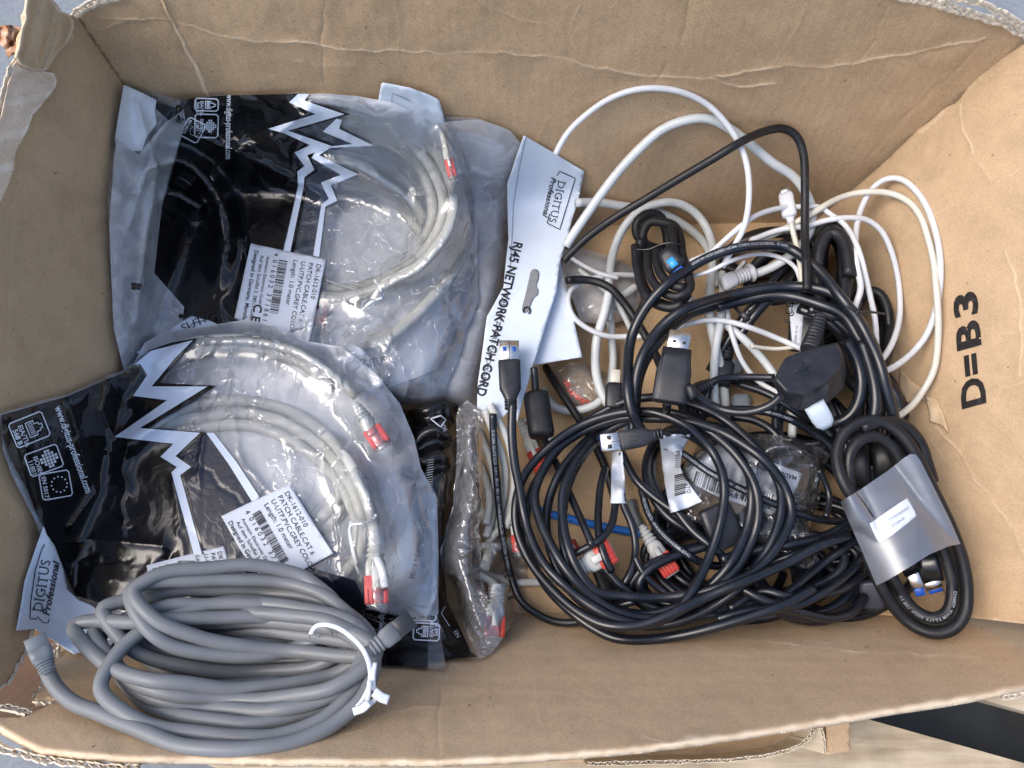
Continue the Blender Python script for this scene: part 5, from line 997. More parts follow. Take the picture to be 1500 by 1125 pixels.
# ---- tied black usb bundle
ub = thing('usb_cable', 'short black usb cable folded into a tied bundle, bright blue plug tip showing', 'cable', (970, 390), .03)
mb = MB(); W2 = 14
for pts in (J(800, 280, (640, 320), (560, 300), (500, 240), (500, 170), (560, 125), (620, 135), (655, 200), (670, 300), (690, 420)), J(800, 280, (560, 330), (530, 240), (570, 170), (630, 170), (700, 190), (735, 260), (745, 350), (780, 460), (790, 540)),
            J(800, 280, (520, 260), (510, 360), (520, 470), (560, 560), (640, 620), (720, 630), (780, 560)), J(800, 280, (560, 330), (560, 420), (590, 500), (650, 560), (720, 580), (790, 530), (780, 460)),
            J(800, 280, (690, 200), (700, 300), (710, 380)), J(800, 280, (610, 320), (610, 400), (640, 470), (700, 520), (760, 530)), J(800, 280, (490, 300), (500, 420), (560, 590), (680, 640), (750, 620))):
    C, r = lay(pts, W2, cap=.09, nest=.7); mb.add(*tube(resample(C, r * .8), r, 14))
mb.build('jacket', M['black_matt'], ub)
z_ = hz(980, 385) + .003; fr = Fr((975, 372), (995, 398), z_, z_); hb = mk('plug', *loft(fr, [(-6, 8, 7, 2.5), (2, 12, 8, 4), (20, 15, 9, 5), (30, 13, 8, 5)]), M['plug'], ub); mk('blue_tongue', *fbox(fr, 28, 36, -8, 8, -2, 6), M['usb'], hb)
mk('blue_tongue', *fbox(fr, 12, 27, -5.5, 5.5, 8.2, 9.6), plain('bright blue plastic', (.02, .28, .72), .35), hb)
C, r = lay(J(800, 280, (490, 320), (560, 320), (640, 290), (700, 285), (745, 300)), 3, cap=.12); mk('wire_tie', *tube(C, r, 8), M['black_gloss'], ub)

# ---- mid black cables
def bk(name, pts, w, mat, lab, **kw): return cable(name, pts, w, M[mat], label=lab, cat='cable', group='loose black cables', **kw)
bk('display_cable', [(1005, 640), (1030, 612), (1042, 560), (1077, 553), (1135, 553)], 11, 'black', 'black cable running level into the left side of the moulded plug', cap=.09)
bk('display_cable', J(850, 480, (830, 490), (950, 505), (1050, 560), (1120, 640), (1180, 760)), 12, 'black', 'glossy black cable curving over the small clear bag from the white drops', cap=.06)
bk('display_cable', J(850, 480, (870, 310), (1000, 350), (1100, 400), (1200, 470), (1300, 520), (1390, 600)), 11, 'black', 'black cable sloping down right just below the moulded plug', cap=.07)
o, C, r = bk('display_cable', J(850, 480, (700, 470), (830, 450), (1000, 458), (1150, 500), (1280, 575), (1380, 655), (1420, 740)), 12, 'black', 'black cable with silver print crossing below the moulded plug', cap=.08)
cable_text('silver_print', C, r, 'E101344  28AWG  HIGH SPEED', .03, .0026, M['cable_ink'], o, .01)
# black tails behind and beside
bk('display_cable', [(831, 411), (835, 410), (867, 411), (893, 421), (915, 445), (933, 472), (950, 500), (965, 530), (975, 560)], 12, 'black_matt', 'dull black cable dipping from the header card past the tied bundle', cap=.08)
bk('display_cable', [(799, 537), (801, 541), (820, 572), (850, 617), (878, 665), (891, 699), (900, 730)], 11.5, 'black_matt', 'dull black cable slanting from behind the white card to the round coil', cap=.06)
# translucent pieces
for nm_, p0, p1, w_, h_, lab in (('clear_cap', (1062, 540), (1083, 536), 11, 8, 'small milky cap lying under the crossing white cables'), ('clear_cap', (1072, 588), (1096, 588), 11, 6, 'rectangular clear cap just below the level black cable')):
    t = thing(nm_, lab, 'cap', p0, .03); z_ = hz((p0[0] + p1[0]) / 2, p0[1], 6) + .004; fr = Fr(p0, p1, z_); mk('shell', *loft(fr, [(0, w_ * .6, h_ * .6, 4), (3, w_, h_, 5), (fr.L - 2, w_, h_, 5), (fr.L, w_ * .9, h_ * .8, 5)]), M['milky'], t); mk('rim', *loft(fr, [(fr.L, w_ * .7, h_ * .6, 5), (fr.L + 3, w_ * .7, h_ * .6, 5)]), M['clear'], t)

# ---- small clear bag with barcode
sg = thing('small_film_bag', 'small clear bag holding a thin cable and a white barcode slip, under the round coil', 'plastic bag', (1110, 720), .03)
pg = [(1006, 670), (1030, 640), (1075, 632), (1120, 634), (1160, 640), (1190, 650), (1215, 668), (1206, 700), (1200, 740), (1185, 780), (1200, 820), (1188, 835), (1150, 828), (1100, 800), (1050, 780), (1010, 760), (985, 720)]
C, r = lay(loops(1150, 700, 44, 48, 3, 20, 31, .12), 7, cap=.07); mk('thin_cable', *tube(resample(C, r), r, 10), M['black'], sg)
G = drape(pg, 8, .001, 6, .002, 95, minz=puffz(pg, .03, .016, 18)); Gg = G
pcd = J(850, 480, (560, 790), (620, 690), (760, 640), (830, 645), (950, 700), (1220, 800), (1190, 880), (1150, 950), (1050, 1030), (900, 975), (760, 930), (640, 870))
slip = sheet('barcode_slip', pcd, gf(G), M['paper'], sg, 5, solid=.0002); mb = MB(); zg = gf(G)
barcode(mb, 1020, 690, 17, 120, 22, zg, 8, 40); txt(mb, 'MADE IN CHINA', 1168, 698, 197, 9, zg, .0005, bold=.02); txt(mb, '2 8  8 4 8 2', 1113, 731, 197, 12, zg, .0006, bold=.02); txt(mb, 'TYPE 28', 1112, 678, 197, 9, zg, .0005)
mb.build('slip_print', M['ink'], slip, smooth=False)
Gg2 = np.maximum(drape(pg, 6, .002, 80, .0055, 96, wid=5, minz=puffz(pg, .034, .018, 18), length=(20, 90)), G + .001)
sheet('bag_film', rag(pg, 1.8, 8, 5), gf(Gg2), M['film_thin'], sg, 2.8); stamp_sheet(pg, Gg2)
o, C, r = bk('display_cable', J(850, 480, (440, 640), (560, 690), (700, 790), (850, 870), (1000, 940), (1200, 1020), (1350, 1060), (1480, 1065)), 11, 'black', 'black cable with silver print crossing over the barcode slip to the sleeved coil', cap=.08)
cable_text('silver_print', C, r, 'HIGH SPEED HDMI CABLE   E119932   30AWG', .02, .0026, M['cable_ink'], o, .01)
gyc = thing('patch_cord', 'grey patch cord end at the blue cable, red plug pointing down right', 'cable', (950, 790), .01, gD)
C, r = lay(J(700, 700, (840, 120), (860, 200), (895, 270)), 11.5, cap=.06); mk('jacket', *tube(resample(C, r), r, 12), M['greyplug'], gyc)
rj45(gyc, (938, 770), (986, 842), 27, plain('dusty grey boot', (.30, .31, .30), .45), M['red'])
rc = thing('patch_cord', 'patch cord end inside the round coil, white and red plug pointing up right', 'cable', (870, 820), .02, gD)
bk('display_cable', J(700, 700, (640, 420), (680, 520), (720, 620), (740, 690)), 26, 'black_matt', 'broad flat dark connector body hanging below the white and red plug', cap=.05, flat=.5)
rj45(rc, (838, 838), (897, 806), 36, M['patch'], M['red'], z=.05); mk('jacket', *tube(at(*np.array([(845, 834), (830, 840), (815, 848), (800, 855)]).T, np.array([.05, .045, .035, .03])), .0028, 12), M['patch'], rc)
r2 = thing('patch_cord', 'patch cord end left of the white and red plug, mostly its red clip showing', 'cable', (840, 800), .01, gD)
rj45(r2, (822, 812), (846, 797), 20, M['patch'], M['red'], z=.022)
mp = thing('micro_plug', 'tiny steel plug with black body at the bottom of the coil near the floor seam', 'plug', (985, 860), .01)
fr = Fr((1018, 858), (974, 860), .012); mk('body', *loft(fr, [(0, 14, 8, 5), (2, 17, 9, 6), (24, 17, 9, 6), (26, 14, 8, 6)]), M['plug'], mp); mk('steel_tip', *fbox(fr, 26, 44, -8, 8, -4, 4), M['metal'], mp)
db = thing('flat_plug', 'flat matt dark grey plug body leaning under the right strands of the round coil', 'plug', (1040, 770), .02)
fr = Fr((1044, 742), (1070, 800), .058, .05, .25); mk('body', *loft(fr, [(0, 20, 8, 8), (2, 23, 9, 9), (fr.L - 3, 26, 9, 9), (fr.L, 23, 7, 8)], 28), M['plug'], db); mk('seam', *fbox(fr, 4, fr.L - 4, 25.6, 26.4, -.6, .6), M['hole'], db)

# ---- verticals inside the coil, and labels on them
bk('display_cable', J(600, 560, (1075, 470), (1050, 560), (1040, 650), (1035, 760), (1045, 870), (1070, 960), (1110, 1040)), 11.5, 'black', 'black cable hanging straight inside the round coil left of the white wrap', cap=.06)
bk('display_cable', J(600, 560, (1140, 600), (1130, 670), (1110, 780), (1040, 870), (930, 930), (880, 960)), 11, 'black', 'black cable from the white wrap bending left onto the red plug', cap=.07)
bk('display_cable', J(600, 560, (1160, 600), (1172, 670), (1220, 780), (1242, 900), (1225, 1020), (1170, 1120), (1110, 1200)), 11.5, 'black', 'black cable from the white wrap bowing right and down', cap=.07)
bk('display_cable', J(700, 700, (640, 450), (720, 520), (780, 590), (900, 680), (1000, 730), (1090, 790)), 12, 'black', 'black cable slanting beneath the bottom of the round coil', cap=.05)
bk('display_cable', J(700, 700, (860, 430), (920, 540), (1040, 640), (1150, 720)), 10, 'black', 'thin black cable curving behind the tiny steel plug', cap=.05)
o, C, r = bk('display_cable', J(600, 560, (1270, 560), (1280, 610), (1312, 720), (1385, 830), (1490, 920), (1620, 1000), (1700, 1010)), 12, 'black', 'black cable with white url print curving through the lower part of the round coil', cap=.07)
cable_text('silver_print', C, r, 'DEVICE CABLE   WWW.UGREEN.COM  E347', .012, .0028, M['cable_ink'], o, .02)
bk('display_cable', J(850, 480, (230, 690), (300, 830), (430, 950), (560, 1040), (640, 1130)), 12, 'black', 'black cable crossing between the two white wraps', cap=.08)
o, C, r = bk('display_cable', J(850, 480, (500, 960), (540, 1020), (620, 1120), (720, 1200), (820, 1290)), 12.5, 'black', 'black cable coming out below the barcode wrap', cap=.08)
wl1 = thing('label_wrap', 'narrow blank white paper wrap below the steel usb plug', 'label', (907, 700), .05)
pl1 = J(600, 560, (1110, 372), (1165, 380), (1172, 470), (1195, 665), (1103, 662), (1112, 500))
G = drape(pl1, 6, .0015, 2, .001, 3, dil=6); sheet('paper_sleeve', pl1, gf(G), M['paper'], wl1, 4, solid=.0008); stamp_sheet(pl1, G)

# ---- black cables left of the coil: usb plug on the card, ferrite cable
fe = thing('ferrite_cable', 'black cable with a fat ferrite barrel beside the white header card', 'cable', (790, 600), .03)
mb = MB(); C, r = lay([(782, 538), (783, 548), (785, 580)], 11, cap=.06); mb.add(*tube(C, r, 12)); C, r = lay([(796, 641), (805, 659), (821, 693), (840, 736), (856, 772), (868, 800)], 11, cap=.06); mb.add(*tube(resample(C, r), r, 12)); mb.build('jacket', M['black'], fe)
fr = Fr((785, 575), (794, 641), .042); mk('ferrite_barrel', *loft(fr, [(0, 13, 13, 3), (3, 18, 18, 3), (8, 19, 19, 3.2), (fr.L - 8, 19, 19, 3.2), (fr.L - 3, 18, 18, 3), (fr.L, 12, 12, 3)], 28), M['black_matt'], fe); stamp_poly([(768, 575), (804, 575), (812, 640), (778, 642)], .048)
u2 = thing('printed_cable', 'black cable with long silver print hanging straight down left of the round coil', 'cable', (730, 760), .03)
C, r = lay([(722, 606, .045), (722, 614, .045), (724, 660), (728, 707), (733, 760), (740, 807), (750, 849), (764, 881), (788, 900), (815, 911), (849, 911), (872, 904), (900, 890), (930, 880)], 11.5, cap=.07); C = resample(C, r); mk('jacket', *tube(C, r, 14), M['black'], u2)
cable_text('silver_print', C, r, 'E101344  STYLE 2725  VW-1  80°C  30V  FT1  AWM 28AWG  1P   SHIELDED  E164571 ', .012, .0029, M['cable_ink'], u2, .02)

E1 = lambda *p: K(1050, 700, list(p), 3.3333)
bk('display_cable', E1((20, 400), (110, 375), (220, 350), (300, 335), (400, 320), (500, 296), (600, 250), (680, 190)), 14, 'black', 'thick black cable rising right just under the clear bag', cap=.065)
bk('display_cable', E1((60, 470), (170, 435), (280, 405), (380, 375), (470, 345), (560, 300), (650, 240)), 11, 'black', 'black cable right below the thick rising one', cap=.06)
bk('display_cable', E1((180, 640), (300, 600), (420, 500), (540, 400), (640, 330), (720, 250)), 13, 'black', 'black cable rising steeply from the bottom loops to the sleeved coil', cap=.06)
bk('display_cable', E1((60, 640), (220, 550), (350, 582), (500, 574), (630, 535), (710, 470)), 13, 'black', 'black cable sweeping level along the bottom of the heap', cap=.065)
bk('display_cable', E1((60, 500), (190, 578), (300, 625), (420, 658), (560, 685), (670, 650), (720, 580)), 13.5, 'black', 'black cable forming the lowest right bend of the heap on the near wall', cap=.07)
bk('display_cable', E1((0, 690), (120, 655), (260, 640), (400, 620), (520, 560), (640, 470), (740, 360)), 12.5, 'black', 'black cable behind the lowest bend, curving up to the sleeve', cap=.06)
bk('display_cable', J(1050, 560, (560, 480), (600, 560), (620, 640), (600, 740)), 9, 'black', 'thin black cable standing between the clear bag and the sleeved coil', cap=.06)
# ---- round coil
def usb_a(parent, p_body0, p_body1, p_tip, z0, z1, w, flipblue=False):
    fr = Fr(p_body0, p_body1, z0, (z0 + z1) / 2); L = fr.L; h = w / 2
    b = mk('plug_body', *loft(fr, [(-8, h * .42, h * .42, 2), (0, h * .48, h * .45, 2.5), (L * .12, h * .62, h * .5, 3), (L * .3, h * .95, h * .52, 4), (L * .96, h, h * .55, 5), (L, h * .96, h * .5, 5)], 28), M['plug'], parent)
    mb = MB()
    for k in range(3): mb.add(*loft(fr, [(-12 + k * 5, h * .46, h * .46, 2.5), (-11 + k * 5, h * .56, h * .52, 2.6), (-9.5 + k * 5, h * .56, h * .52, 2.6), (-8.5 + k * 5, h * .46, h * .46, 2.5)]))
    mb.build('strain_relief', M['plug'], b)
    f2 = Fr(p_body1, p_tip, (z0 + z1) / 2, z1); m_ = MB(); m_.add(*fbox(f2, -1, f2.L, -h * .86, h * .86, -h * .34, h * .34, .8)); m_.build('steel_shell', M['metal'], b)
    for sy in (-1, 1): MB().add(*fbox(f2, f2.L * .44, f2.L * .66, sy * h * .42 - 3, sy * h * .42 + 3, h * .3, h * .38, .3)).build('shell_slot', M['usb'] if flipblue else M['hole'], b)
    MB().add(*fbox(f2, f2.L * .5, f2.L + .6, -h * .7, h * .7, -h * .2, h * .22, .3)).build('blue_tongue', M['usb'], b); MB().add(*fbox(f2, 0, f2.L - 1, -.4, .4, h * .34, h * .36, .1)).build('shell_seam', M['hole'], b)
    # trident-like mark moulded in the body
    mb = MB(); c = np.array([L * .62, 0]); sq = lambda a, b_, s: mb.add(*fbox(fr, a - s, a + s, b_ - .5, b_ + .5, h * .545, h * .585, .1))
    for a, b_ in ((c[0] - 4, -2), (c[0], 3), (c[0] + 4, -3), (c[0] + 5, 3)): sq(a, b_, 3)
    mb.build('moulded_mark', M['plug'], b); return b
A_ = [(1100, 884), (1073, 897), (1033, 919), (983, 932), (940, 939), (903, 936), (868, 921), (838, 896), (815, 862), (800, 825), (792, 785), (793, 745), (806, 705), (828, 668), (858, 640)]
coil = [(1192, 862), (1150, 885), (1100, 903), (1050, 918), (1000, 930), (950, 937), (903, 935), (871, 921), (835, 895), (800, 858), (778, 815), (770, 770), (777, 725), (795, 690), (820, 655), (853, 622), (885, 602), (917, 588), (957, 582), (999, 588), (1037, 601), (1071, 622), (1103, 652), (1128, 683), (1143, 715), (1143, 755), (1132, 790), (1112, 825), (1085, 858), (1050, 885), (1010, 905), (970, 915), (930, 915),
        (890, 905), (850, 880), (825, 850), (808, 810), (800, 770), (805, 730), (822, 690), (850, 655), (885, 625), (925, 605), (965, 603), (1010, 612), (1045, 635), (1080, 665), (1098, 700), (1100, 745), (1090, 785), (1070, 825), (1040, 858), (1000, 885), (950, 900),
        (903, 893), (862, 868), (835, 835), (825, 790), (825, 745), (836, 700), (860, 660), (893, 630), (935, 612), (980, 612), (1025, 625), (1062, 650), (1092, 685), (1108, 720), (1110, 760), (1098, 800), (1075, 838), (1040, 868), (1000, 893), (955, 906), (905, 897), (865, 872), (832, 838), (808, 800), (790, 760),
        (783, 725), (795, 690), (812, 663), (840, 640), (877, 622), (915, 612), (950, 613), (985, 614), (1020, 620), (1055, 632), (1090, 652), (1120, 675), (1143, 702), (1156, 730), (1159, 755), (1150, 780), (1130, 812), (1100, 841), (1060, 858), (1007, 871), (953, 876), (913, 873), (876, 868), (850, 840), (832, 800), (824, 755), (826, 715), (845, 675), (870, 645)]
rcoil = thing('usb_cable', 'long black usb cable in a loose round coil, largest coil of the heap', 'cable', (965, 760), .05)
C, r = lay(coil, 14, cap=.085, nest=.72, slope=.35); C = resample(C, r * .9); mk('jacket', *tube(C, r, 14), M['black'], rcoil)
# left loops of the coil coming from the plug on the card
C2, r2_ = lay([(751, 590, .07), (750, 612, .068), (750, 640, .06), (754, 680), (760, 710), (766, 745), (778, 790), (800, 830), (830, 860), (862, 885), (900, 905), (945, 915), (985, 900), (1010, 872), (1032, 832), (1048, 790), (1058, 750), (1061, 715), (1055, 685), (1037, 653), (1000, 621), (960, 605), (920, 603), (867, 616), (827, 637), (793, 665), (768, 697), (756, 735), (757, 775), (775, 820), (806, 860), (845, 895), (885, 915), (930, 917), (970, 905), (1010, 886), (1050, 868), (1100, 848), (1150, 826), (1200, 800), (1244, 784)], 14, cap=.1, slope=.35); mk('jacket', *tube(resample(C2, r2_), r2_, 14), M['black'], rcoil)
zc0 = max(hz(745, 540, 12), .05) + .010
usb_a(rcoil, (748, 588), (746, 529), (746, 500), zc0, zc0 + .003, 33, True)
rp = thing('usb_cable', 'black usb cable whose steel plug points left inside the top of the round coil', 'cable', (930, 645), .07)
C, r = lay([(966, 636, .098), (980, 634, .092), (996, 634, .078), (1012, 640, .058), (1028, 650, .04), (1045, 665, .03)], 11, free=True); mk('jacket', *tube(resample(C, r), r, 12), M['black'], rp)
usb_a(rp, (958, 637), (908, 646), (880, 649), .098, .094, 30)
# barcode wrap
wl2 = thing('label_wrap', 'wide white paper wrap printed with a barcode, folded over a black cable', 'label', (990, 690), .06)
pl2 = J(850, 480, (435, 602), (520, 592), (605, 590), (560, 680), (545, 760), (570, 820), (668, 955), (590, 990), (495, 1018), (465, 860))
G = drape(pl2, 7, .0025, 0, dil=5); G = G + .004 * np.exp(-((GXX - 990) / 9) ** 2); lw = sheet('paper_sleeve', pl2, gf(G), M['paper'], wl2, 4, solid=.0008); mb = MB()
rs = np.random.RandomState(4)
for k in range(12): y = 697 + k * 2.6; stroke(mb, [(988, y), (1006 - k * .2, y - 4)], rs.choice([.9, 1.4, 1.9]), gf(G), .0012)
for k in range(10): y = 662 + k * 2.6; stroke(mb, [(989, y), (996, y - 1)], rs.choice([.9, 1.6]), gf(G), .0012)
txt(mb, 'X0016TQ', 1000, 691, 78, 8, gf(G), .0012); mb.build('label_print', M['ink'], lw, smooth=False); stamp_sheet(pl2, G)

# ---- displayport plug on top
dp = thing('display_plug', 'black plug with silver tip pointing up, standing above the round coil', 'plug', (985, 540), .07)
fr = Fr((980, 590), (992, 512), .088, .092); L = fr.L
b = mk('body', *loft(fr, [(0, 24, 9, 6), (2, 25.5, 10, 7), (L * .55, 25.5, 10, 7), (L * .8, 22, 9, 7), (L, 21, 8.5, 7)], 28), M['plug'], dp)
f2 = Fr((992, 512), (997, 486), .092, .093); sh = MB(); sh.add(*fbox(f2, -1, f2.L, -16, 16, -5, 5, 1)); sh.build('steel_shell', M['metal'], dp)
for y in (-8, 6): MB().add(*fbox(f2, 8, 12, y - 2.5, y + 2.5, 4.6, 5.4, .2)).build('shell_slot', M['hole'], dp)
MB().add(*fbox(fr, L * .1, L * .9, 19, 19.7, 9, 9.8, .1)).build('seam', M['hole'], dp); stamp_poly([(955, 512), (1010, 512), (1005, 590), (955, 590)], .096)
C, r = lay([(978, 588, .084), (977, 594, .076), (976, 602, .062), (975, 612, .05)], 13, free=True); mk('lead', *tube(resample(C, r), r, 12), M['black'], dp)
# strain relief left of the plug + black strand
h2 = thing('ribbed_connector', 'small black ribbed cable exit right of the silver tipped plug', 'connector', (1030, 568), .06)
fr = Fr((1042, 562), (1018, 572), hz(1030, 567) + .004); secs = []
for k in range(5): secs += [(k * 5, 6, 6, 2.4), (k * 5 + 1, 8, 8, 2.6), (k * 5 + 3.4, 8, 8, 2.6), (k * 5 + 4, 6, 6, 2.4)]
mk('strain_relief', *loft(fr, secs), M['plug'], h2); mk('body', *loft(Fr((1018, 572), (1004, 577), hz(1012, 574) + .003), [(0, 9, 8, 4), (12, 11, 8, 5)]), M['plug'], h2)

# ---- big glossy black arcs
bk('display_cable', [(1060, 445), (1030, 452), (1000, 466), (975, 488), (955, 512), (941, 536), (933, 565), (930, 600), (925, 640)], 15.5, 'black', 'thick black cable, innermost of the arcs left of the silver tipped plug', cap=.08)
bk('display_cable', [(1285, 560), (1277, 523), (1258, 497), (1237, 462), (1200, 446), (1160, 434), (1120, 433), (1088, 440), (1050, 450)], 15.5, 'black', 'thick black cable, lowest of the three big arcs across the middle right', cap=.09)
bk('display_cable', [(925, 600), (930, 575), (933, 547), (944, 515), (965, 483), (997, 456), (1040, 440), (1088, 428), (1133, 421), (1173, 420), (1200, 423), (1221, 430), (1247, 454), (1269, 486), (1285, 523), (1292, 570), (1290, 610)], 15.5, 'black', 'thick black cable, middle one of the three big arcs', cap=.1)
o, C, r = bk('display_cable', [(945, 640), (928, 610), (920, 579), (920, 533), (925, 493), (944, 453), (971, 421), (1003, 397), (1040, 376), (1080, 363), (1120, 359), (1155, 363), (1183, 382), (1207, 403), (1231, 435), (1253, 462), (1271, 494), (1287, 529), (1300, 575), (1312, 620), (1330, 680)], 15.5, 'black', 'thick printed black cable, outermost of the three big arcs', cap=.115)
cable_text('silver_print', C, r, 'PREMIUM HIGH SPEED HDMI CABLE WITH ETHERNET   E119932', .155, .0029, M['cable_ink'], o, .02, ang0=.35)
bk('display_cable', [(1262, 500), (1275, 540), (1283, 580), (1278, 620), (1262, 640), (1240, 650)], 18, 'black', 'glossy thick cable bending down right of the moulded plug', cap=.09)
bk('display_cable', [(1240, 500), (1256, 530), (1262, 570), (1250, 605), (1228, 620), (1205, 618)], 18, 'black', 'glossy thick cable hugging the right side of the moulded plug', cap=.09)
o, C, r = bk('display_cable', [(825, 383, .055), (829, 378, .06), (860, 348, .07), (900, 319, .075), (940, 295, .08), (993, 263, .09), (1047, 231, .10), (1087, 207, .11), (1121, 192, .115), (1148, 188, .115), (1167, 199, .11), (1177, 225, .105), (1179, 260, .1), (1179, 300, .095), (1179, 345, .09), (1181, 390, .085), (1182, 425, .08)], 12, 'black_matt', 'black cable rising in a high angular arch before the far wall', cap=.15)
tb = thing('cable_tie', 'black cable tie end sticking out right of the thick arcs against the wall', 'cable tie', (1276, 460), .06)
C, r = lay([(1240, 448), (1255, 456), (1275, 457), (1296, 460)], 3.5, cap=.12); mk('strap', *tube(C, r, 8), M['plug'], tb); C, r = lay([(1262, 444), (1258, 452), (1254, 460)], 3, cap=.12); mk('strap_tail', *tube(C, r, 8), M['plug'], tb)

# ---- moulded power plug
pp = thing('power_plug', 'hexagonal moulded black power plug with milky pin cover at its lower edge', 'plug', (1185, 550), .07)
zt_ = .108
top = [(1134, 557), (1143, 538), (1150, 525), (1180, 512), (1226, 502), (1233, 512), (1236, 524), (1232, 540), (1213, 560), (1178, 580), (1150, 575)]
bot = [(1132, 560), (1140, 540), (1150, 524), (1180, 511), (1228, 501), (1238, 520), (1240, 545), (1236, 570), (1212, 591), (1170, 602), (1146, 590)]
n_ = len(top); ctr = np.mean(top, 0)
T0 = at(*(ctr + (np.array(top) - ctr) * .93).T, zt_); T1 = at(*np.array(top, float).T, zt_ - .0016); T2 = at(*np.array(bot, float).T, zt_ - .014); T3 = at(*(ctr + (np.array(bot) - ctr) * .98).T, zt_ - .026)
Fc = [tuple(range(n_))[::-1]] + [(k * n_ + i, k * n_ + (i + 1) % n_, (k + 1) * n_ + (i + 1) % n_, (k + 1) * n_ + i) for k in range(3) for i in range(n_)] + [tuple(range(3 * n_, 4 * n_))]
pb = mk('body', np.vstack([T0, T1, T2, T3]), Fc, M['plug'], pp, smooth=False)
bm_ = pb.modifiers.new('bevel', 'BEVEL'); bm_.width = .0024; bm_.segments = 4; bm_.limit_method = 'ANGLE'; bm_.angle_limit = .3
mb = MB(); zz_ = lambda x, y: np.full(np.shape(x), zt_); stroke(mb, [(1165, 548), (1178, 541), (1190, 534)], 1.1, zz_, .0003); stroke(mb, [(1170, 541), (1176, 552), (1186, 548), (1182, 537)], .9, zz_, .0003); mb.build('moulded_mark', M['black_gloss'], pb, smooth=False)
fr = Fr((1186, 512), (1203, 462), zt_ - .01, .085); secs = []
for k in range(10): x = k * fr.L / 10; s_ = 1 - .03 * k; secs += [(x, 11 * s_, 9 * s_, 2.6), (x + 1.2, 13.5 * s_, 11 * s_, 2.8), (x + 3, 13.5 * s_, 11 * s_, 2.8), (x + 3.8, 11 * s_, 9 * s_, 2.6)]
mk('strain_relief', *loft(fr, secs), M['plug'], pp); fr = Fr((1192, 592), (1214, 630), zt_ - .012, .085)
mk('pin_cover', *loft(fr, [(0, 15, 8, 4), (22, 15, 8, 5), (34, 13.5, 7, 5), (42, 8, 5, 4)]), M['milky'], pp); stamp_poly(bot, zt_)
bk('display_cable', J(850, 480, (590, 320), (680, 400), (780, 450), (900, 466), (1010, 442), (1075, 405), (1105, 370)), 12, 'black', 'black cable sagging from the silver tipped plug to the moulded plug', cap=.11)

# ---- bottom right tangle and sleeved coil
E1 = lambda *p: K(1050, 700, list(p), 3.3333)
hp_ = thing('flat_plug', 'blue grey flat plug end under the left side of the sleeved coil', 'plug', (1270, 880), .01)
fr = Fr((1274, 850), (1280, 892), .03, .02); mk('body', *loft(fr, [(0, 12, 8, 6), (3, 16, 9, 7), (38, 16, 9, 7), (42, 14, 8, 6)]), plain('blue grey plastic', (.035, .04, .06), .4), hp_); mk('tip', *fbox(fr, 40, 47, -11, 11, -5, 5), M['plug'], hp_)
sc_ = thing('usb_cable', 'black usb cable bundle held by a frosted sleeve with white sticker, bottom right', 'cable', (1330, 780), .03)
S1 = [(1300, 800), (1262, 745), (1240, 715), (1229, 690), (1226, 662), (1236, 636), (1256, 620), (1282, 616), (1306, 625), (1328, 645), (1346, 675), (1368, 720), (1392, 770), (1410, 820), (1417, 865), (1413, 900), (1396, 922), (1370, 928), (1340, 918), (1312, 893), (1290, 858), (1268, 812)]
S2 = [(1252, 760), (1246, 720), (1243, 690), (1246, 662), (1262, 644), (1286, 640), (1306, 654), (1322, 680), (1345, 730), (1370, 780), (1388, 825), (1395, 865), (1388, 895), (1368, 905), (1340, 893), (1318, 865), (1300, 830), (1280, 790), (1262, 760)]
S3 = [(1335, 690), (1356, 735), (1378, 785), (1398, 830), (1404, 870), (1398, 900), (1376, 915), (1348, 908), (1322, 884), (1300, 850)]
S4 = [(1262, 628), (1290, 618), (1320, 622), (1345, 645), (1358, 680), (1366, 706)]
mb = MB(); Ls = []
for q, s_ in ((S4, 18), (S3, 17), (S2, 16.5), (S1, 17)): C, r = lay(q, s_, cap=.09, nest=.7, slope=.3); C = resample(C, r * .8); mb.add(*tube(C, r, 16)); Ls.append((C, r))
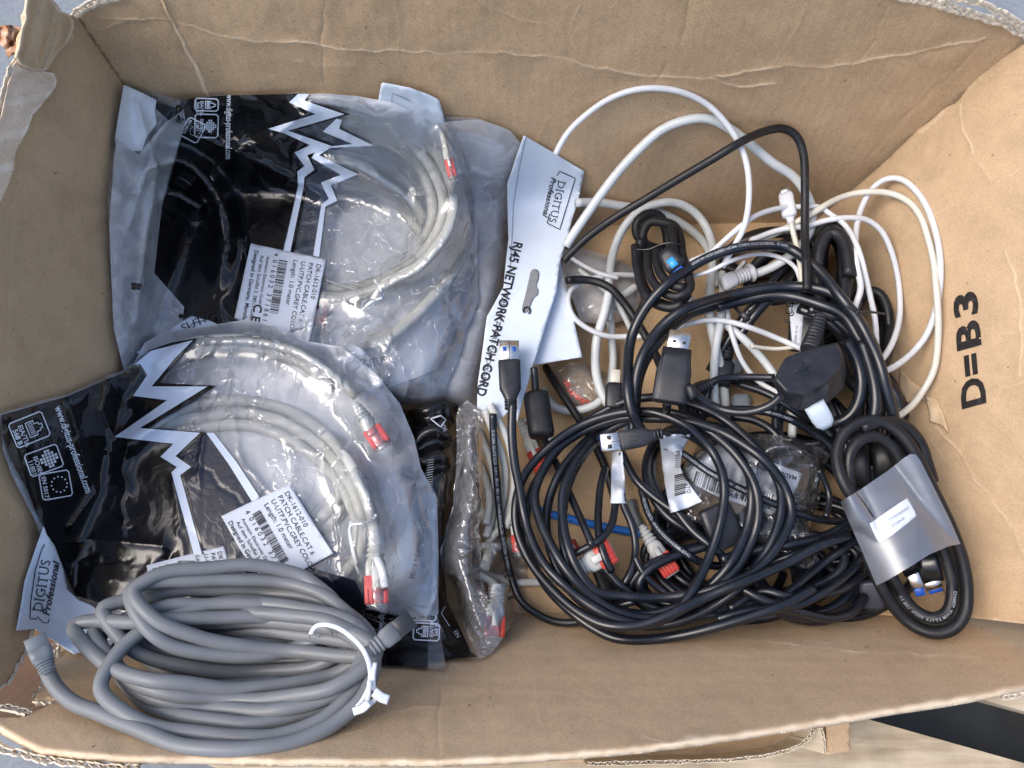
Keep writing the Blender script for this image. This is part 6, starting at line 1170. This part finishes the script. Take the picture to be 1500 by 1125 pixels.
mb.build('jacket', M['black_matt'], sc_); cable_text('silver_print', *Ls[2], 'E349856  AWM STYLE 20276  USB 3.0', .19, .0032, M['cable_ink'], sc_, .01, ang0=.5)
for (a_, b_) in (((1258, 652), (1258, 712)), ((1288, 650), (1300, 700))): fr = Fr(a_, b_, .062); mk('plug_body', *loft(fr, [(0, 11, 8, 3), (4, 14, 10, 3.4), (fr.L, 15, 10, 4)]), M['black_matt'], sc_)
for (a_, b_, c_, wd) in (((1316, 808), (1336, 838), (1350, 874), 24), ((1358, 800), (1364, 850), (1372, 868), 34)):
    fr = Fr(a_, b_, .05, .046); pb_ = mk('plug_body', *loft(fr, [(0, wd * .4, 8, 4), (fr.L, wd * .5, 9, 6)]), M['black_gloss'], sc_); f2 = Fr(b_, c_, .046, .042); mk('steel_shell', *fbox(f2, 0, f2.L * .62, -wd * .34, wd * .34, -5, 5), M['metal'], pb_); mk('blue_tongue', *fbox(f2, f2.L * .6, f2.L * .95, -wd * .28, wd * .28, -4, 3), M['usb'], pb_)
psl = [(1231, 735), (1262, 716), (1300, 690), (1325, 670), (1334, 665), (1342, 666), (1349, 676), (1372, 722), (1392, 762), (1407, 797), (1390, 800), (1362, 812), (1330, 832), (1300, 850), (1284, 858), (1266, 815), (1246, 770)]
m_ = pip(psl, GXX, GYY); u_ = ((GXX - 1319) * .89 + (GYY - 762) * -.46); zt0 = np.percentile(hm[m_], 88); G = zt0 + .004 - .0000011 * np.abs(u_) ** 2.25 + .0006 * vn(GXX, GYY, 40, 8)
G = np.maximum(G, blur(dilate(hm, 8), 8) + .0015)
sheet('plastic_sleeve', psl, gf(G), M['sleeve'], sc_, 4)
ps = smooth_poly([(1274, 768), (1275, 766), (1327, 730), (1331, 730), (1343, 753), (1342, 757), (1292, 796), (1287, 796)], 1); zsl = lambda x, y: samp(G, x, y) + .001
stk = sheet('round_sticker', ps, zsl, M['paper'], sc_, 4, solid=.0002); mb = MB(); txt(mb, 'TYTKN4000SU', 1303, 764, -33, 5.6, zsl, .0004); txt(mb, 'HT24PHP', 1307, 773, -33, 5.6, zsl, .0004); mb.build('sticker_print', M['inkgrey'], stk, smooth=False)
